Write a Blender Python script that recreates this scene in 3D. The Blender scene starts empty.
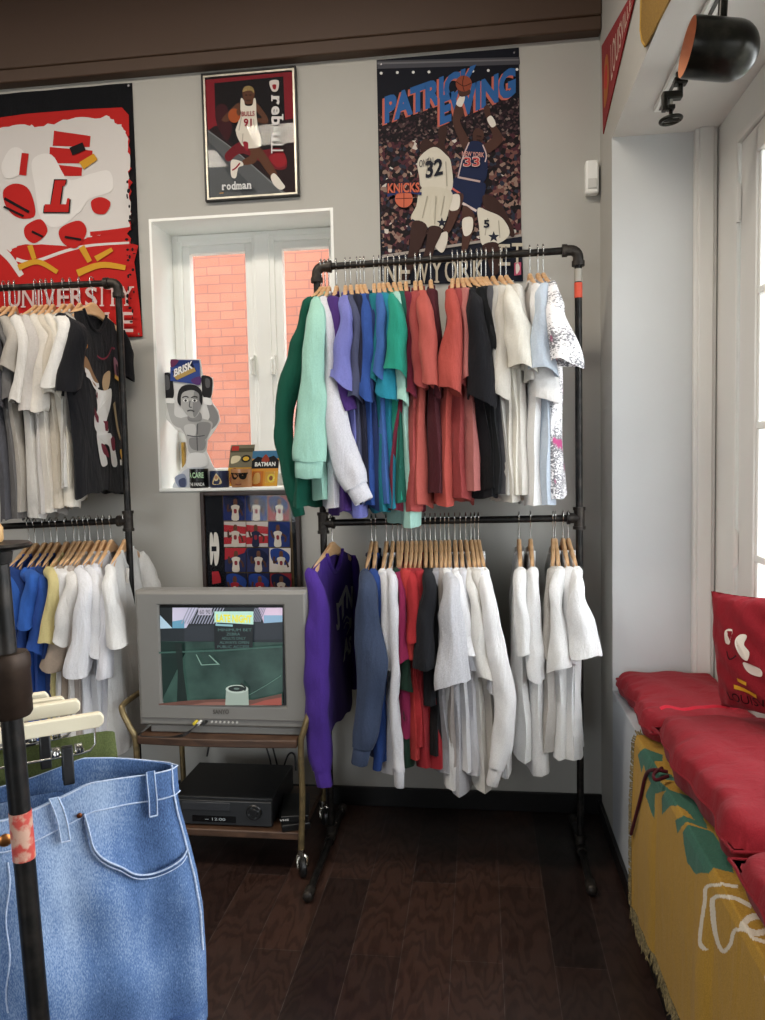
import bpy, bmesh, math, random
from mathutils import Vector, Matrix
S = bpy.context.scene
COL = S.collection
PI = math.pi
rnd = random.Random(7)

# ------------------------------------------------------------------ camera
F = 766.0
CAMP = Vector((0.0, 0.0, 1.53))
_p, _r, _y = math.radians(3.75), math.radians(-1.2), math.radians(7.28)
def _axes():
    right = Vector((math.cos(_y), math.sin(_y), 0)); fwd = Vector((-math.sin(_y), math.cos(_y), 0)); up = Vector((0, 0, 1))
    f2 = fwd * math.cos(_p) - up * math.sin(_p); u2 = up * math.cos(_p) + fwd * math.sin(_p)
    return right * math.cos(_r) + u2 * math.sin(_r), u2 * math.cos(_r) - right * math.sin(_r), f2
CR, CU, CF = _axes()
cam = bpy.data.cameras.new('camera'); cam.sensor_width = 36; cam.lens = F / 1020 * 36; cam.clip_start = .05
co = bpy.data.objects.new('camera', cam); COL.objects.link(co)
co.matrix_world = Matrix(((CR.x, CU.x, -CF.x, CAMP.x), (CR.y, CU.y, -CF.y, CAMP.y), (CR.z, CU.z, -CF.z, CAMP.z), (0, 0, 0, 1)))
S.camera = co

def at(px, py, **k):
    """measured photograph point -> world point on the plane x=, y= or z="""
    d = CR * ((px - 382.5) / F) - CU * ((py - 510) / F) + CF
    (ax, v), = k.items(); i = 'xyz'.index(ax)
    return CAMP + d * ((v - CAMP[i]) / d[i])

# ------------------------------------------------------------------ materials
def lin(c):
    if isinstance(c, str):
        c = c.lstrip('#'); c = [int(c[i:i + 2], 16) / 255 for i in (0, 2, 4)]
    return tuple((x / 12.92 if x <= .04045 else ((x + .055) / 1.055) ** 2.4) for x in c)
MC = {}
class NT:
    def __init__(s, name):
        s.m = bpy.data.materials.new(name); s.m.use_nodes = True
        s.t = s.m.node_tree; s.b = s.t.nodes['Principled BSDF']
    def n(s, typ, **k):
        o = s.t.nodes.new('ShaderNode' + typ)
        for a, v in k.items():
            if hasattr(o, a) and a not in o.inputs: setattr(o, a, v)
            else: o.inputs[a].default_value = v
        return o
    def l(s, a, b): s.t.links.new(a, b)
    def coord(s, scale=(1, 1, 1), out='Object', rot=(0, 0, 0)):
        tc = s.n('TexCoord'); mp = s.n('Mapping'); mp.inputs['Scale'].default_value = scale; mp.inputs['Rotation'].default_value = rot
        s.l(tc.outputs[out], mp.inputs['Vector']); return mp.outputs[0]
    def ramp(s, fac, stops):
        r = s.n('ValToRGB'); e = r.color_ramp.elements
        while len(e) < len(stops): e.new(.5)
        for x, (p, c) in zip(e, stops): x.position = p; x.color = (*c, 1)
        s.l(fac, r.inputs[0]); return r.outputs[0]
    def bump(s, h, strength=.3, dist=.01):
        b = s.n('Bump', Strength=strength, Distance=dist); s.l(h, b.inputs['Height']); s.l(b.outputs[0], s.b.inputs['Normal']); return b
def flat(col, rough=.6, metal=0, name=None, emit=0, spec=.5, bumpy=0):
    key = ('flat', str(col), rough, metal, emit, spec, bumpy)
    if key in MC: return MC[key]
    k = NT(name or 'surface'); c = lin(col)
    k.b.inputs['Base Color'].default_value = (*c, 1); k.b.inputs['Roughness'].default_value = rough; k.b.inputs['Metallic'].default_value = metal
    k.b.inputs['Specular IOR Level'].default_value = spec
    if emit:
        k.b.inputs['Emission Color'].default_value = (*c, 1); k.b.inputs['Emission Strength'].default_value = emit
    nz = k.n('TexNoise', Scale=60.0 if not bumpy else 14.0, Detail=3.0); k.l(k.coord(), nz.inputs['Vector'])
    if not emit: k.bump(nz.outputs[0], .08 if not bumpy else bumpy, .004)
    MC[key] = k.m; return k.m
def fabric(col, col2=None, rough=.92, wr=.5, speck=260., name='cotton', sheen=.25):
    key = ('fab', str(col), str(col2), rough, wr, speck)
    if key in MC: return MC[key]
    k = NT(name); c = lin(col); c2 = lin(col2) if col2 else tuple(x * .86 for x in c)
    v = k.coord()
    n1 = k.n('TexNoise', Scale=speck, Detail=2.0); k.l(v, n1.inputs['Vector'])
    k.l(k.ramp(n1.outputs[0], [(.36, c2), (.62, c)]), k.b.inputs['Base Color'])
    v2 = k.coord((1.6, 1.6, .55))
    n2 = k.n('TexNoise', Scale=9.0, Detail=4.0, Roughness=.55); n2.inputs['Distortion'].default_value = .6; k.l(v2, n2.inputs['Vector'])
    n3 = k.n('TexNoise', Scale=900.0, Detail=1.0); k.l(v, n3.inputs['Vector'])
    m = k.n('Math', operation='MULTIPLY_ADD'); k.l(n3.outputs[0], m.inputs[0]); m.inputs[1].default_value = .05; k.l(n2.outputs[0], m.inputs[2])
    k.bump(m.outputs[0], wr, .03)
    k.b.inputs['Roughness'].default_value = rough; k.b.inputs['Specular IOR Level'].default_value = .2
    k.b.inputs['Sheen Weight'].default_value = sheen * .2
    MC[key] = k.m; return k.m
def wood(ca, cb, scale=(3, 40, 40), rough=.5, name='wood'):
    key = ('wood', str(ca), str(cb), scale, rough)
    if key in MC: return MC[key]
    k = NT(name); v = k.coord(scale)
    n = k.n('TexNoise', Scale=1.0, Detail=5.0); n.inputs['Distortion'].default_value = 1.2; k.l(v, n.inputs['Vector'])
    k.l(k.ramp(n.outputs[0], [(.3, lin(ca)), (.7, lin(cb))]), k.b.inputs['Base Color'])
    k.b.inputs['Roughness'].default_value = rough; k.bump(n.outputs[0], .15, .003)
    MC[key] = k.m; return k.m
def metal(col, rough=.35, name='metal', worn=None):
    key = ('metal', str(col), rough, worn)
    if key in MC: return MC[key]
    k = NT(name); v = k.coord()
    n = k.n('TexNoise', Scale=35.0, Detail=6.0); k.l(v, n.inputs['Vector'])
    c = lin(col); c2 = lin(worn) if worn else tuple(x * .75 for x in c)
    k.l(k.ramp(n.outputs[0], [(.45, c), (.72, c2)]), k.b.inputs['Base Color'])
    k.b.inputs['Metallic'].default_value = 1 if not worn else .6; k.b.inputs['Roughness'].default_value = rough
    k.bump(n.outputs[0], .12, .002); MC[key] = k.m; return k.m
def glass(name='pane_glass', refl=.02):
    if name in MC: return MC[name]
    k = NT(name); t = k.t; t.nodes.remove(k.b)
    tr = k.n('BsdfTransparent'); gl = k.n('BsdfGlossy'); gl.inputs['Roughness'].default_value = .02
    mx = k.n('MixShader'); mx.inputs[0].default_value = refl
    k.l(tr.outputs[0], mx.inputs[1]); k.l(gl.outputs[0], mx.inputs[2]); k.l(mx.outputs[0], t.nodes['Material Output'].inputs[0])
    MC[name] = k.m; return k.m
def plaster(col, name, rough=.7):
    k = NT(name); c = lin(col); v = k.coord()
    n = k.n('TexNoise', Scale=3.0, Detail=6.0); k.l(v, n.inputs['Vector'])
    k.l(k.ramp(n.outputs[0], [(.3, tuple(x * .95 for x in c)), (.7, c)]), k.b.inputs['Base Color'])
    n2 = k.n('TexNoise', Scale=120.0, Detail=3.0); k.l(v, n2.inputs['Vector']); k.bump(n2.outputs[0], .06, .004)
    k.b.inputs['Roughness'].default_value = rough; return k.m

# ------------------------------------------------------------------ mesh builder
ORG = {}
class MB:
    def __init__(s): s.v = []; s.f = []; s.mi = []
    def add(s, vs, fs, m=0):
        o = len(s.v); s.v += [Vector(v) for v in vs]; s.f += [tuple(i + o for i in f) for f in fs]; s.mi += [m] * len(fs); return s
    def box(s, x0, x1, y0, y1, z0, z1, m=0):
        return s.obox(Vector(((x0 + x1) / 2, (y0 + y1) / 2, (z0 + z1) / 2)), Vector(((x1 - x0) / 2, 0, 0)), Vector((0, (y1 - y0) / 2, 0)), Vector((0, 0, (z1 - z0) / 2)), m)
    def obox(s, c, a, b, d, m=0):
        vs = [c + a * i + b * j + d * k for k in (-1, 1) for j in (-1, 1) for i in (-1, 1)]
        return s.add(vs, [(0, 2, 3, 1), (4, 5, 7, 6), (0, 1, 5, 4), (2, 6, 7, 3), (0, 4, 6, 2), (1, 3, 7, 5)], m)
    def rings(s, rs, closed=True, caps=(True, True), m=0):
        n = len(rs[0]); vs = [p for r in rs for p in r]; fs = []
        for i in range(len(rs) - 1):
            for j in range(n if closed else n - 1):
                a, b = i * n + j, i * n + (j + 1) % n; fs.append((a, b, b + n, a + n))
        if caps[0]: fs.append(tuple(range(n))[::-1])
        if caps[1]: fs.append(tuple((len(rs) - 1) * n + j for j in range(n)))
        return s.add(vs, fs, m)
    def tube(s, pts, r, seg=10, m=0, caps=True, closed=False):
        pts = [Vector(p) for p in pts]; n = len(pts); rr = r if isinstance(r, (list, tuple)) else [r] * n; rs = []; ref = None
        for i, p in enumerate(pts):
            if closed: d = (pts[(i + 1) % n] - pts[i - 1])
            else: d = (pts[min(i + 1, n - 1)] - pts[max(i - 1, 0)])
            d = d.normalized() if d.length > 1e-9 else Vector((0, 0, 1))
            if ref is None: ref = Vector((0, 0, 1)) if abs(d.z) < .9 else Vector((1, 0, 0))
            a = (ref - d * ref.dot(d)); a = a.normalized() if a.length > 1e-6 else d.orthogonal().normalized()
            b = d.cross(a); ref = a
            rs.append([p + (a * math.cos(2 * PI * j / seg) + b * math.sin(2 * PI * j / seg)) * rr[i] for j in range(seg)])
        if closed: rs.append(rs[0]); return s.rings(rs, caps=(False, False), m=m)
        return s.rings(rs, caps=(caps, caps), m=m)
    def cyl(s, p, q, r, seg=16, m=0): return s.tube([p, q], r, seg, m)
    def lathe(s, prof, c, ax=(0, 0, 1), seg=24, m=0, caps=(True, True)):
        ax = Vector(ax).normalized(); a = ax.orthogonal().normalized(); b = ax.cross(a); c = Vector(c)
        return s.rings([[c + ax * h + (a * math.cos(2 * PI * j / seg) + b * math.sin(2 * PI * j / seg)) * r for j in range(seg)] for r, h in prof], caps=caps, m=m)
    def prism(s, poly, o, u, v, n, th, m=0):
        o, u, v, n = map(Vector, (o, u, v, n)); k = len(poly)
        vs = [o + u * a + v * b for a, b in poly] + [o + u * a + v * b + n * th for a, b in poly]
        return s.add(vs, [tuple(range(k))[::-1], tuple(range(k, 2 * k))] + [(i, (i + 1) % k, (i + 1) % k + k, i + k) for i in range(k)], m)
    def build(s, name, mats, parent=None, smooth=None, bevel=0, local=False, subsurf=0, seg=2):
        me = bpy.data.meshes.new(name)
        if not isinstance(mats, (list, tuple)): mats = [mats]
        if local: org = Vector()
        elif parent is not None: org = ORG[parent.name]
        else:
            lo = [min(v[i] for v in s.v) for i in range(3)]; hi = [max(v[i] for v in s.v) for i in range(3)]
            org = Vector(((lo[0] + hi[0]) / 2, (lo[1] + hi[1]) / 2, lo[2]))
        me.from_pydata([tuple(v - org) for v in s.v], [], s.f)
        for mt in mats: me.materials.append(mt)
        if len(mats) > 1: me.polygons.foreach_set('material_index', s.mi)
        bm = bmesh.new(); bm.from_mesh(me); bmesh.ops.recalc_face_normals(bm, faces=bm.faces); bm.to_mesh(me); bm.free()
        if smooth is not None:
            me.shade_smooth(); me.set_sharp_from_angle(angle=math.radians(smooth))
        o = bpy.data.objects.new(name, me); COL.objects.link(o)
        if parent is not None: o.parent = parent
        elif not local: o.location = org
        ORG[o.name] = org
        if bevel:
            b = o.modifiers.new('bevel', 'BEVEL'); b.width = bevel; b.segments = seg; b.limit_method = 'ANGLE'; b.angle_limit = math.radians(40)
            if smooth is None: me.shade_smooth(); me.set_sharp_from_angle(angle=math.radians(35))
        if subsurf:
            b = o.modifiers.new('subsurf', 'SUBSURF'); b.levels = b.render_levels = subsurf
        return o
def tag(o, label=None, cat=None, group=None, kind=None):
    for k, v in (('label', label), ('category', cat), ('group', group), ('kind', kind)):
        if v: o[k] = v
    return o
def thing(name, label, cat, loc=(0, 0, 0), group=None):
    o = bpy.data.objects.new(name, None); COL.objects.link(o); o.location = loc; o.empty_display_size = .05
    ORG[o.name] = Vector(loc); return tag(o, label, cat, group)
def struct(name, mb, mats, **k): return tag(mb.build(name, mats, **k), kind='structure')

def catmull(p, n=6, closed=True):
    p = [Vector((*q, 0)[:3]) if len(q) == 2 else Vector(q) for q in p]; k = len(p); out = []
    for i in range(k if closed else k - 1):
        if closed: a, b, c, d = p[i - 1], p[i], p[(i + 1) % k], p[(i + 2) % k]
        else: a, b, c, d = p[max(i - 1, 0)], p[i], p[i + 1], p[min(i + 2, k - 1)]
        for j in range(n):
            t = j / n
            out.append(.5 * ((2 * b) + (c - a) * t + (2 * a - 5 * b + 4 * c - d) * t * t + (3 * b - a - 3 * c + d) * t ** 3))
    if not closed: out.append(p[-1])
    return out
def stroke(pts, w, n=6):
    """a brush stroke: polyline with widths -> closed polygon"""
    q = catmull(pts, n, False); k = len(q); L = []; R = []
    for i, p in enumerate(q):
        d = q[min(i + 1, k - 1)] - q[max(i - 1, 0)]; d = Vector((-d.y, d.x, 0)).normalized()
        t = i / (k - 1); ww = (w if not isinstance(w, (list, tuple)) else w[0] + (w[-1] - w[0]) * t) / 2
        L.append(p + d * ww); R.append(p - d * ww)
    return [(a.x, a.y) for a in L + R[::-1]]
def blob(pts, n=5): return [(a.x, a.y) for a in catmull(pts, n)]
def ell(cx, cy, rx, ry, n=20, rot=0):
    return [(cx + rx * math.cos(2 * PI * i / n) * math.cos(rot) - ry * math.sin(2 * PI * i / n) * math.sin(rot), cy + rx * math.cos(2 * PI * i / n) * math.sin(rot) + ry * math.sin(2 * PI * i / n) * math.cos(rot)) for i in range(n)]

class Art:
    """printed shapes laid on a surface; each later shape is a hair above the former"""
    def __init__(s, fmap, lift=.0004): s.f = fmap; s.mb = MB(); s.mats = []; s.k = 1; s.lift = lift
    def mat(s, c):
        m = c if not isinstance(c, (str, tuple)) else flat(c, .6, name='print_ink', spec=.12)
        if m not in s.mats: s.mats.append(m)
        return s.mats.index(m)
    def poly(s, pts, c):
        m = s.mat(c); s.mb.add([s.f(a, b, s.k * s.lift) for a, b in pts], [tuple(range(len(pts)))], m); s.k += 1; return s
    def rect(s, x0, y0, x1, y1, c): return s.poly([(x0, y0), (x1, y0), (x1, y1), (x0, y1)], c)
    def text(s, txt, x0, y0, x1, y1, c, skew=0, rise=0, rot=0, slab=False, bold=.0):
        """fit text in a box (art units); rise lifts the right end, skew slants"""
        vs, fs = glyphs(txt, bold)
        lo = [min(v[i] for v in vs) for i in (0, 1)]; hi = [max(v[i] for v in vs) for i in (0, 1)]
        m = s.mat(c); out = []
        for v in vs:
            a = (v[0] - lo[0]) / (hi[0] - lo[0]); b = (v[1] - lo[1]) / (hi[1] - lo[1])
            if rot == -90: a, b = b, 1 - a
            elif rot == 90: a, b = 1 - b, a
            out.append((x0 + (x1 - x0) * a + skew * b, y0 + (y1 - y0) * b + rise * a))
        s.mb.add([s.f(a, b, s.k * s.lift) for a, b in out], fs, m); s.k += 1; return s
    def build(s, name, parent, label=None, **k):
        o = s.mb.build(name, s.mats, parent, **k)
        return tag(o, label)
_G = {}
def glyphs(txt, bold=0):
    if (txt, bold) in _G: return _G[(txt, bold)]
    c = bpy.data.curves.new('t', 'FONT'); c.body = txt; c.size = 1; c.resolution_u = 3; c.offset = bold
    o = bpy.data.objects.new('t', c); COL.objects.link(o)
    me = bpy.data.meshes.new_from_object(o.evaluated_get(bpy.context.evaluated_depsgraph_get()))
    r = ([(v.co.x, v.co.y) for v in me.vertices], [tuple(p.vertices) for p in me.polygons])
    bpy.data.objects.remove(o); bpy.data.curves.remove(c); bpy.data.meshes.remove(me); _G[(txt, bold)] = r; return r
def plane(o, u, v, n):
    o, u, v, n = map(Vector, (o, u, v, n))
    return lambda a, b, k=0: o + u * a + v * b + n * k
def sm(t): t = max(0, min(1, t)); return t * t * (3 - 2 * t)
# ================================================================== the room
WX0, WX1, WZ0, WZ1 = -1.425, -.604, 1.415, 2.603      # window opening in the back wall
BY = 3.28
m_wall = plaster('#b2b0a9', 'grey_wall_paint'); m_white = plaster('#f6f7f2', 'white_trim_paint', .45)
m_soff = plaster('#dcdad4', 'cream_paint'); m_black = flat('#0c0b0b', .35, name='black_paint')
m_brown = plaster('#4a3627', 'brown_beam_paint', .55); m_ceil = plaster('#8d86a5', 'mauve_ceiling_paint')
m_seat = plaster('#b6babf', 'bench_paint', .5)

def floor_mat():
    k = NT('dark_wood_planks'); v = k.coord((1, 1, 1), rot=(0, 0, PI / 2))
    br = k.n('TexBrick', offset=.37, squash=1.0)
    for a, b in (('Scale', 1.0), ('Brick Width', 1.15), ('Row Height', .155), ('Mortar Size', .0012), ('Mortar Smooth', .3), ('Bias', -.1)): br.inputs[a].default_value = b
    br.inputs['Color1'].default_value = (*lin('#231815'), 1); br.inputs['Color2'].default_value = (*lin('#402c24'), 1); br.inputs['Mortar'].default_value = (*lin('#4a403c'), 1)
    k.l(v, br.inputs['Vector'])
    v2 = k.coord((5.5, 1.3, 1)); n1 = k.n('TexNoise', Scale=1.6, Detail=3.0); k.l(v2, n1.inputs['Vector'])
    ma = k.n('MixRGB'); ma.inputs[0].default_value = .55; k.l(v2, ma.inputs[1]); k.l(n1.outputs['Color'], ma.inputs[2])
    wv = k.n('TexWave', wave_type='BANDS', bands_direction='Y'); wv.inputs['Scale'].default_value = 5.0; wv.inputs['Distortion'].default_value = 9.0; wv.inputs['Detail'].default_value = 3.0; wv.inputs['Detail Scale'].default_value = .9
    k.l(ma.outputs[0], wv.inputs['Vector'])
    g = k.ramp(wv.outputs[0], [(.1, (.55, .52, .52)), (.6, (1, 1, 1))])
    mu = k.n('MixRGB', blend_type='MULTIPLY'); mu.inputs[0].default_value = .8; k.l(br.outputs['Color'], mu.inputs[1]); k.l(g, mu.inputs[2])
    k.l(mu.outputs[0], k.b.inputs['Base Color'])
    n3 = k.n('TexNoise', Scale=7.0, Detail=6.0); k.l(k.coord(), n3.inputs['Vector'])
    k.l(k.ramp(n3.outputs[0], [(.3, (.3,) * 3), (.7, (.48,) * 3)]), k.b.inputs['Roughness'])
    k.b.inputs['Specular IOR Level'].default_value = .4
    k.bump(wv.outputs[0], .08, .002); return k.m
def brick_mat():
    k = NT('salmon_brick'); tc = k.n('TexCoord'); sx = k.n('SeparateXYZ'); k.l(tc.outputs['Object'], sx.inputs[0]); cx = k.n('CombineXYZ'); k.l(sx.outputs[0], cx.inputs[0]); k.l(sx.outputs[2], cx.inputs[1])
    br = k.n('TexBrick', offset=.5)
    for a, b in (('Scale', 1.0), ('Brick Width', .235), ('Row Height', .079), ('Mortar Size', .006), ('Mortar Smooth', .4), ('Bias', 0.)): br.inputs[a].default_value = b
    br.inputs['Color1'].default_value = (*lin('#935a46'), 1); br.inputs['Color2'].default_value = (*lin('#9b624d'), 1); br.inputs['Mortar'].default_value = (*lin('#7c5246'), 1)
    n = k.n('TexNoise', Scale=2.5, Detail=5.0); k.l(tc.outputs['Object'], n.inputs['Vector'])
    ma = k.n('MixRGB'); ma.inputs[0].default_value = .025; k.l(cx.outputs[0], ma.inputs[1]); k.l(n.outputs['Color'], ma.inputs[2]); k.l(ma.outputs[0], br.inputs['Vector'])
    mu = k.n('MixRGB', blend_type='MULTIPLY'); mu.inputs[0].default_value = 1; k.l(br.outputs['Color'], mu.inputs[1]); k.l(k.ramp(n.outputs[0], [(.3, (.82, .8, .8)), (.7, (1, 1, 1))]), mu.inputs[2])
    k.l(mu.outputs[0], k.b.inputs['Base Color']); k.b.inputs['Roughness'].default_value = .9; k.bump(br.outputs['Fac'], -.4, .006); return k.m

struct('floor', MB().box(-4.3, 1.3, -3.8, 3.7, -.06, 0), floor_mat())
w = MB(); Z = 3.62
w.box(-4.3, WX0, BY, 3.66, 0, Z); w.box(WX1, 1.3, BY, 3.66, 0, Z); w.box(WX0, WX1, BY, 3.66, 0, WZ0); w.box(WX0, WX1, BY, 3.66, WZ1, Z)
struct('wall_back', w, m_wall)
w = MB(); t = .012
w.box(WX0, WX0 + t, BY - .001, 3.52, WZ0, WZ1); w.box(WX1 - t, WX1, BY - .001, 3.52, WZ0, WZ1); w.box(WX0 + t, WX1 - t, BY - .001, 3.52, WZ1 - t, WZ1)
struct('trim_1', w, m_white)
struct('trim_2', MB().box(WX0, WX1 + .002, BY - .006, 3.52, WZ0 - .008, WZ0 + .006), m_white, bevel=.003)
w = MB(); w.box(.5, 1.3, 3.0, BY + .01, 0, Z); w.box(.5, 1.3, -3.8, 3.0, 2.70, Z)
mi = []
for f in w.f:
    c = [w.v[i] for i in f]; mi.append(1 if all(abs(v.x - .5) < 1e-4 for v in c) else 2 if all(abs(v.y - 3.0) < 1e-4 for v in c) else 0)  # room-side faces take the darker grey, their shade put into the paint colour
w.mi = mi; struct('wall_right', w, [m_soff, m_wall, plaster('#c6c8c7', 'pale_grey_paint')])
struct('wall_left', MB().box(-4.4, -4.3, -3.8, 3.66, 0, Z), m_wall)
w = MB(); w.box(-4.3, -3.2, -3.9, -3.8, 0, Z); w.box(-.9, 1.3, -3.9, -3.8, 0, Z); w.box(-3.2, -.9, -3.9, -3.8, 0, .55); w.box(-3.2, -.9, -3.9, -3.8, 2.45, Z)
struct('wall_front', w, m_wall)
struct('ceiling', MB().box(-4.3, 1.3, -3.9, 3.66, Z, Z + .06), m_ceil)
# brown boxed beam along the top of the back wall with a strip below it
w = MB(); w.box(-4.3, .499, 3.225, BY + .01, 3.205, 3.262)
struct('trim_3', w, m_brown, bevel=.006)
w = MB(); w.box(-4.3, .499, 3.216, BY + .01, 3.258, 3.56)
struct('trim_4', w, m_brown, bevel=.006)
struct('baseboard_back', MB().box(-4.3, .5, BY - .016, BY, 0, .085), m_black, bevel=.003)
struct('baseboard_right', MB().box(.484, .5, -1.4, BY - .016, 0, .062), m_black, bevel=.003)

# ---- back window: two white casements
def frame_bars(mb, x0, x1, z0, z1, wd, y0, y1):
    mb.box(x0, x0 + wd, y0, y1, z0, z1); mb.box(x1 - wd, x1, y0, y1, z0, z1); mb.box(x0 + wd, x1 - wd, y0, y1, z0, z0 + wd); mb.box(x0 + wd, x1 - wd, y0, y1, z1 - wd, z1)
wn = MB(); frame_bars(wn, WX0 + .012, WX1 - .012, WZ0 + .006, WZ1 - .012, .03, 3.50, 3.58); wn.box(-1.014, -.945, 3.485, 3.58, WZ0 + .03, WZ1 - .03)
wo = struct('window_1', wn, m_white, bevel=.004)
for xa, xb in ((-1.388, -1.006), (-.947, -.612)):
    f = MB(); frame_bars(f, xa, xb, WZ0 + .034, WZ1 - .04, .024, 3.492, 3.55); frame_bars(f, xa + .022, xb - .022, WZ0 + .056, WZ1 - .062, .036, 3.504, 3.55)
    c = f.build('casement', m_white, wo, bevel=.004)
    MB().box(xa + .056, xb - .056, 3.524, 3.530, WZ0 + .09, WZ1 - .096).build('pane', glass(), c)
for px in (253, 273):
    p = at(px, 365, y=3.475); h = MB(); h.box(p.x - .009, p.x + .009, 3.462, 3.495, p.z - .045, p.z + .045); h.tube([(p.x, 3.462, p.z + .03), (p.x, 3.44, p.z + .02), (p.x, 3.44, p.z - .045)], .006)
    h.build('handle', m_white, wo, bevel=.003)
p = at(183, 455, y=3.47); MB().box(p.x - .006, p.x + .006, 3.465, 3.495, p.z - .06, p.z + .06).build('latch', metal('#b08d45', .3, 'brass'), wo, bevel=.002)
ew = MB().box(-9, 5, 7.0, 7.3, -.2, 4.6); struct('wall_exterior', ew, brick_mat())

# ---- right window: tall divided light in the alcove
w = MB(); w.box(.788, .866, 2.972, 3.0, .62, 2.70); w.box(.80, .852, 2.96, 2.975, .62, 2.70)
struct('trim_5', w, m_soff, bevel=.004)
w = MB(); w.box(.87, .95, 2.765, 3.0, .62, 2.70); w.box(.87, .95, .0, 2.765, 2.558, 2.70); w.box(.87, .95, -3.8, .0, .0, 2.70); w.box(.87, .95, 0, 2.765, 0, .80)
struct('wall_alcove', w, m_soff)
w = MB(); w.box(.862, .871, 2.752, 2.772, .80, 2.575); w.box(.862, .871, 0, 2.752, 2.555, 2.575)
struct('trim_6', w, m_soff, bevel=.003)
wn = MB(); y0, y1, z0, z1 = .02, 2.75, .80, 2.556
for ya, yb in ((.02, 1.36), (1.40, 2.75)):
    wn.box(.876, .93, ya, ya + .14, z0, z1); wn.box(.876, .93, yb - .145, yb, z0, z1); wn.box(.876, .93, ya + .14, yb - .145, z0, z0 + .09); wn.box(.876, .93, ya + .14, yb - .145, z1 - .085, z1)
wn.box(.872, .94, 1.355, 1.405, z0, z1)
wo = struct('window_2', wn, m_soff, bevel=.004)
for ya, yb in ((.16, 1.22), (1.54, 2.605)):
    g = MB()
    for z in (1.186, 1.615, 2.04): g.box(.882, .924, ya, yb, z - .012, z + .012)
    for i in (1, 2): yy = ya + (yb - ya) * i / 3; g.box(.882, .924, yy - .012, yy + .012, z0 + .09, z1 - .085)
    g.box(.884, .92, yb - .018, yb, z0 + .09, z1 - .085); g.box(.884, .92, ya, ya + .018, z0 + .09, z1 - .085)
    g.build('muntins', m_white, wo, bevel=.003)
    MB().box(.900, .906, ya, yb, z0 + .085, z1 - .08).build('pane', glass(), wo)
for zc in (2.36, 1.2):
    h = MB(); h.box(.866, .873, 2.735, 2.752, zc - .055, zc + .055); h.cyl((.866, 2.744, zc - .065), (.866, 2.744, zc + .065), .006)
    h.build('hinge', m_soff, wo)
# street side greenery seen through the panes
def leafy(name, c, rx, rz, n, label):
    mb = MB()
    for i in range(n):
        th = rnd.uniform(0, 2 * PI); ph = math.acos(rnd.uniform(-1, 1)); r = rnd.uniform(.55, 1)
        p = Vector(c) + Vector((rx * r * math.sin(ph) * math.cos(th), rx * r * math.sin(ph) * math.sin(th), rz * r * math.cos(ph)))
        a = Vector((rnd.gauss(0, 1), rnd.gauss(0, 1), rnd.gauss(0, 1))).normalized(); b = a.orthogonal().normalized()
        mb.add([p - a * .09, p + b * .045, p + a * .09, p - b * .045], [(0, 1, 2, 3)])
    t = thing(name, label, 'tree', (c[0], c[1], 0)); mb.build('foliage', flat('#4f7a35', .8, name='leaf'), t)
    MB().tube([(c[0], c[1], -.1), (c[0] + .05, c[1], c[2] * .6), (c[0], c[1], c[2])], [.09, .07, .03]).build('trunk', flat('#4a3a2c', .9, name='bark'), t)
leafy('street_tree', (2.5, 5.4, 1.9), .75, 1.2, 1500, 'green street tree outside the tall white window')
struct('ground', MB().box(-12, 14, -14, 16, -.3, -.1), plaster('#8c8a84', 'pavement'))

# motion sensor in the corner
p = at(592.5, 178, y=3.26)
t = thing('wall_sensor', 'small white wall sensor box high in the corner beside the right wall', 'sensor', (p.x, BY, p.z - .065))
MB().box(p.x - .03, p.x + .022, BY - .045, BY - .001, p.z - .068, p.z + .064).build('housing', m_white, t, bevel=.008)
MB().box(p.x - .022, p.x + .014, BY - .05, BY - .043, p.z - .05, p.z - .01).build('lens', flat('#d5d5d0', .3, name='lens_plastic'), t, bevel=.003)

# ---- window seat
bench = thing('window_seat', 'white built-in window seat in the alcove under the red cushions', 'bench', (.68, 1.0, 0))
MB().box(.5, .87, -1.4, 3.0, 0, .60).build('base', m_seat, bench)
MB().box(.4985, .87, -1.4, 2.999, .60, .622).build('seat_board', m_seat, bench, bevel=.004)

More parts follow.
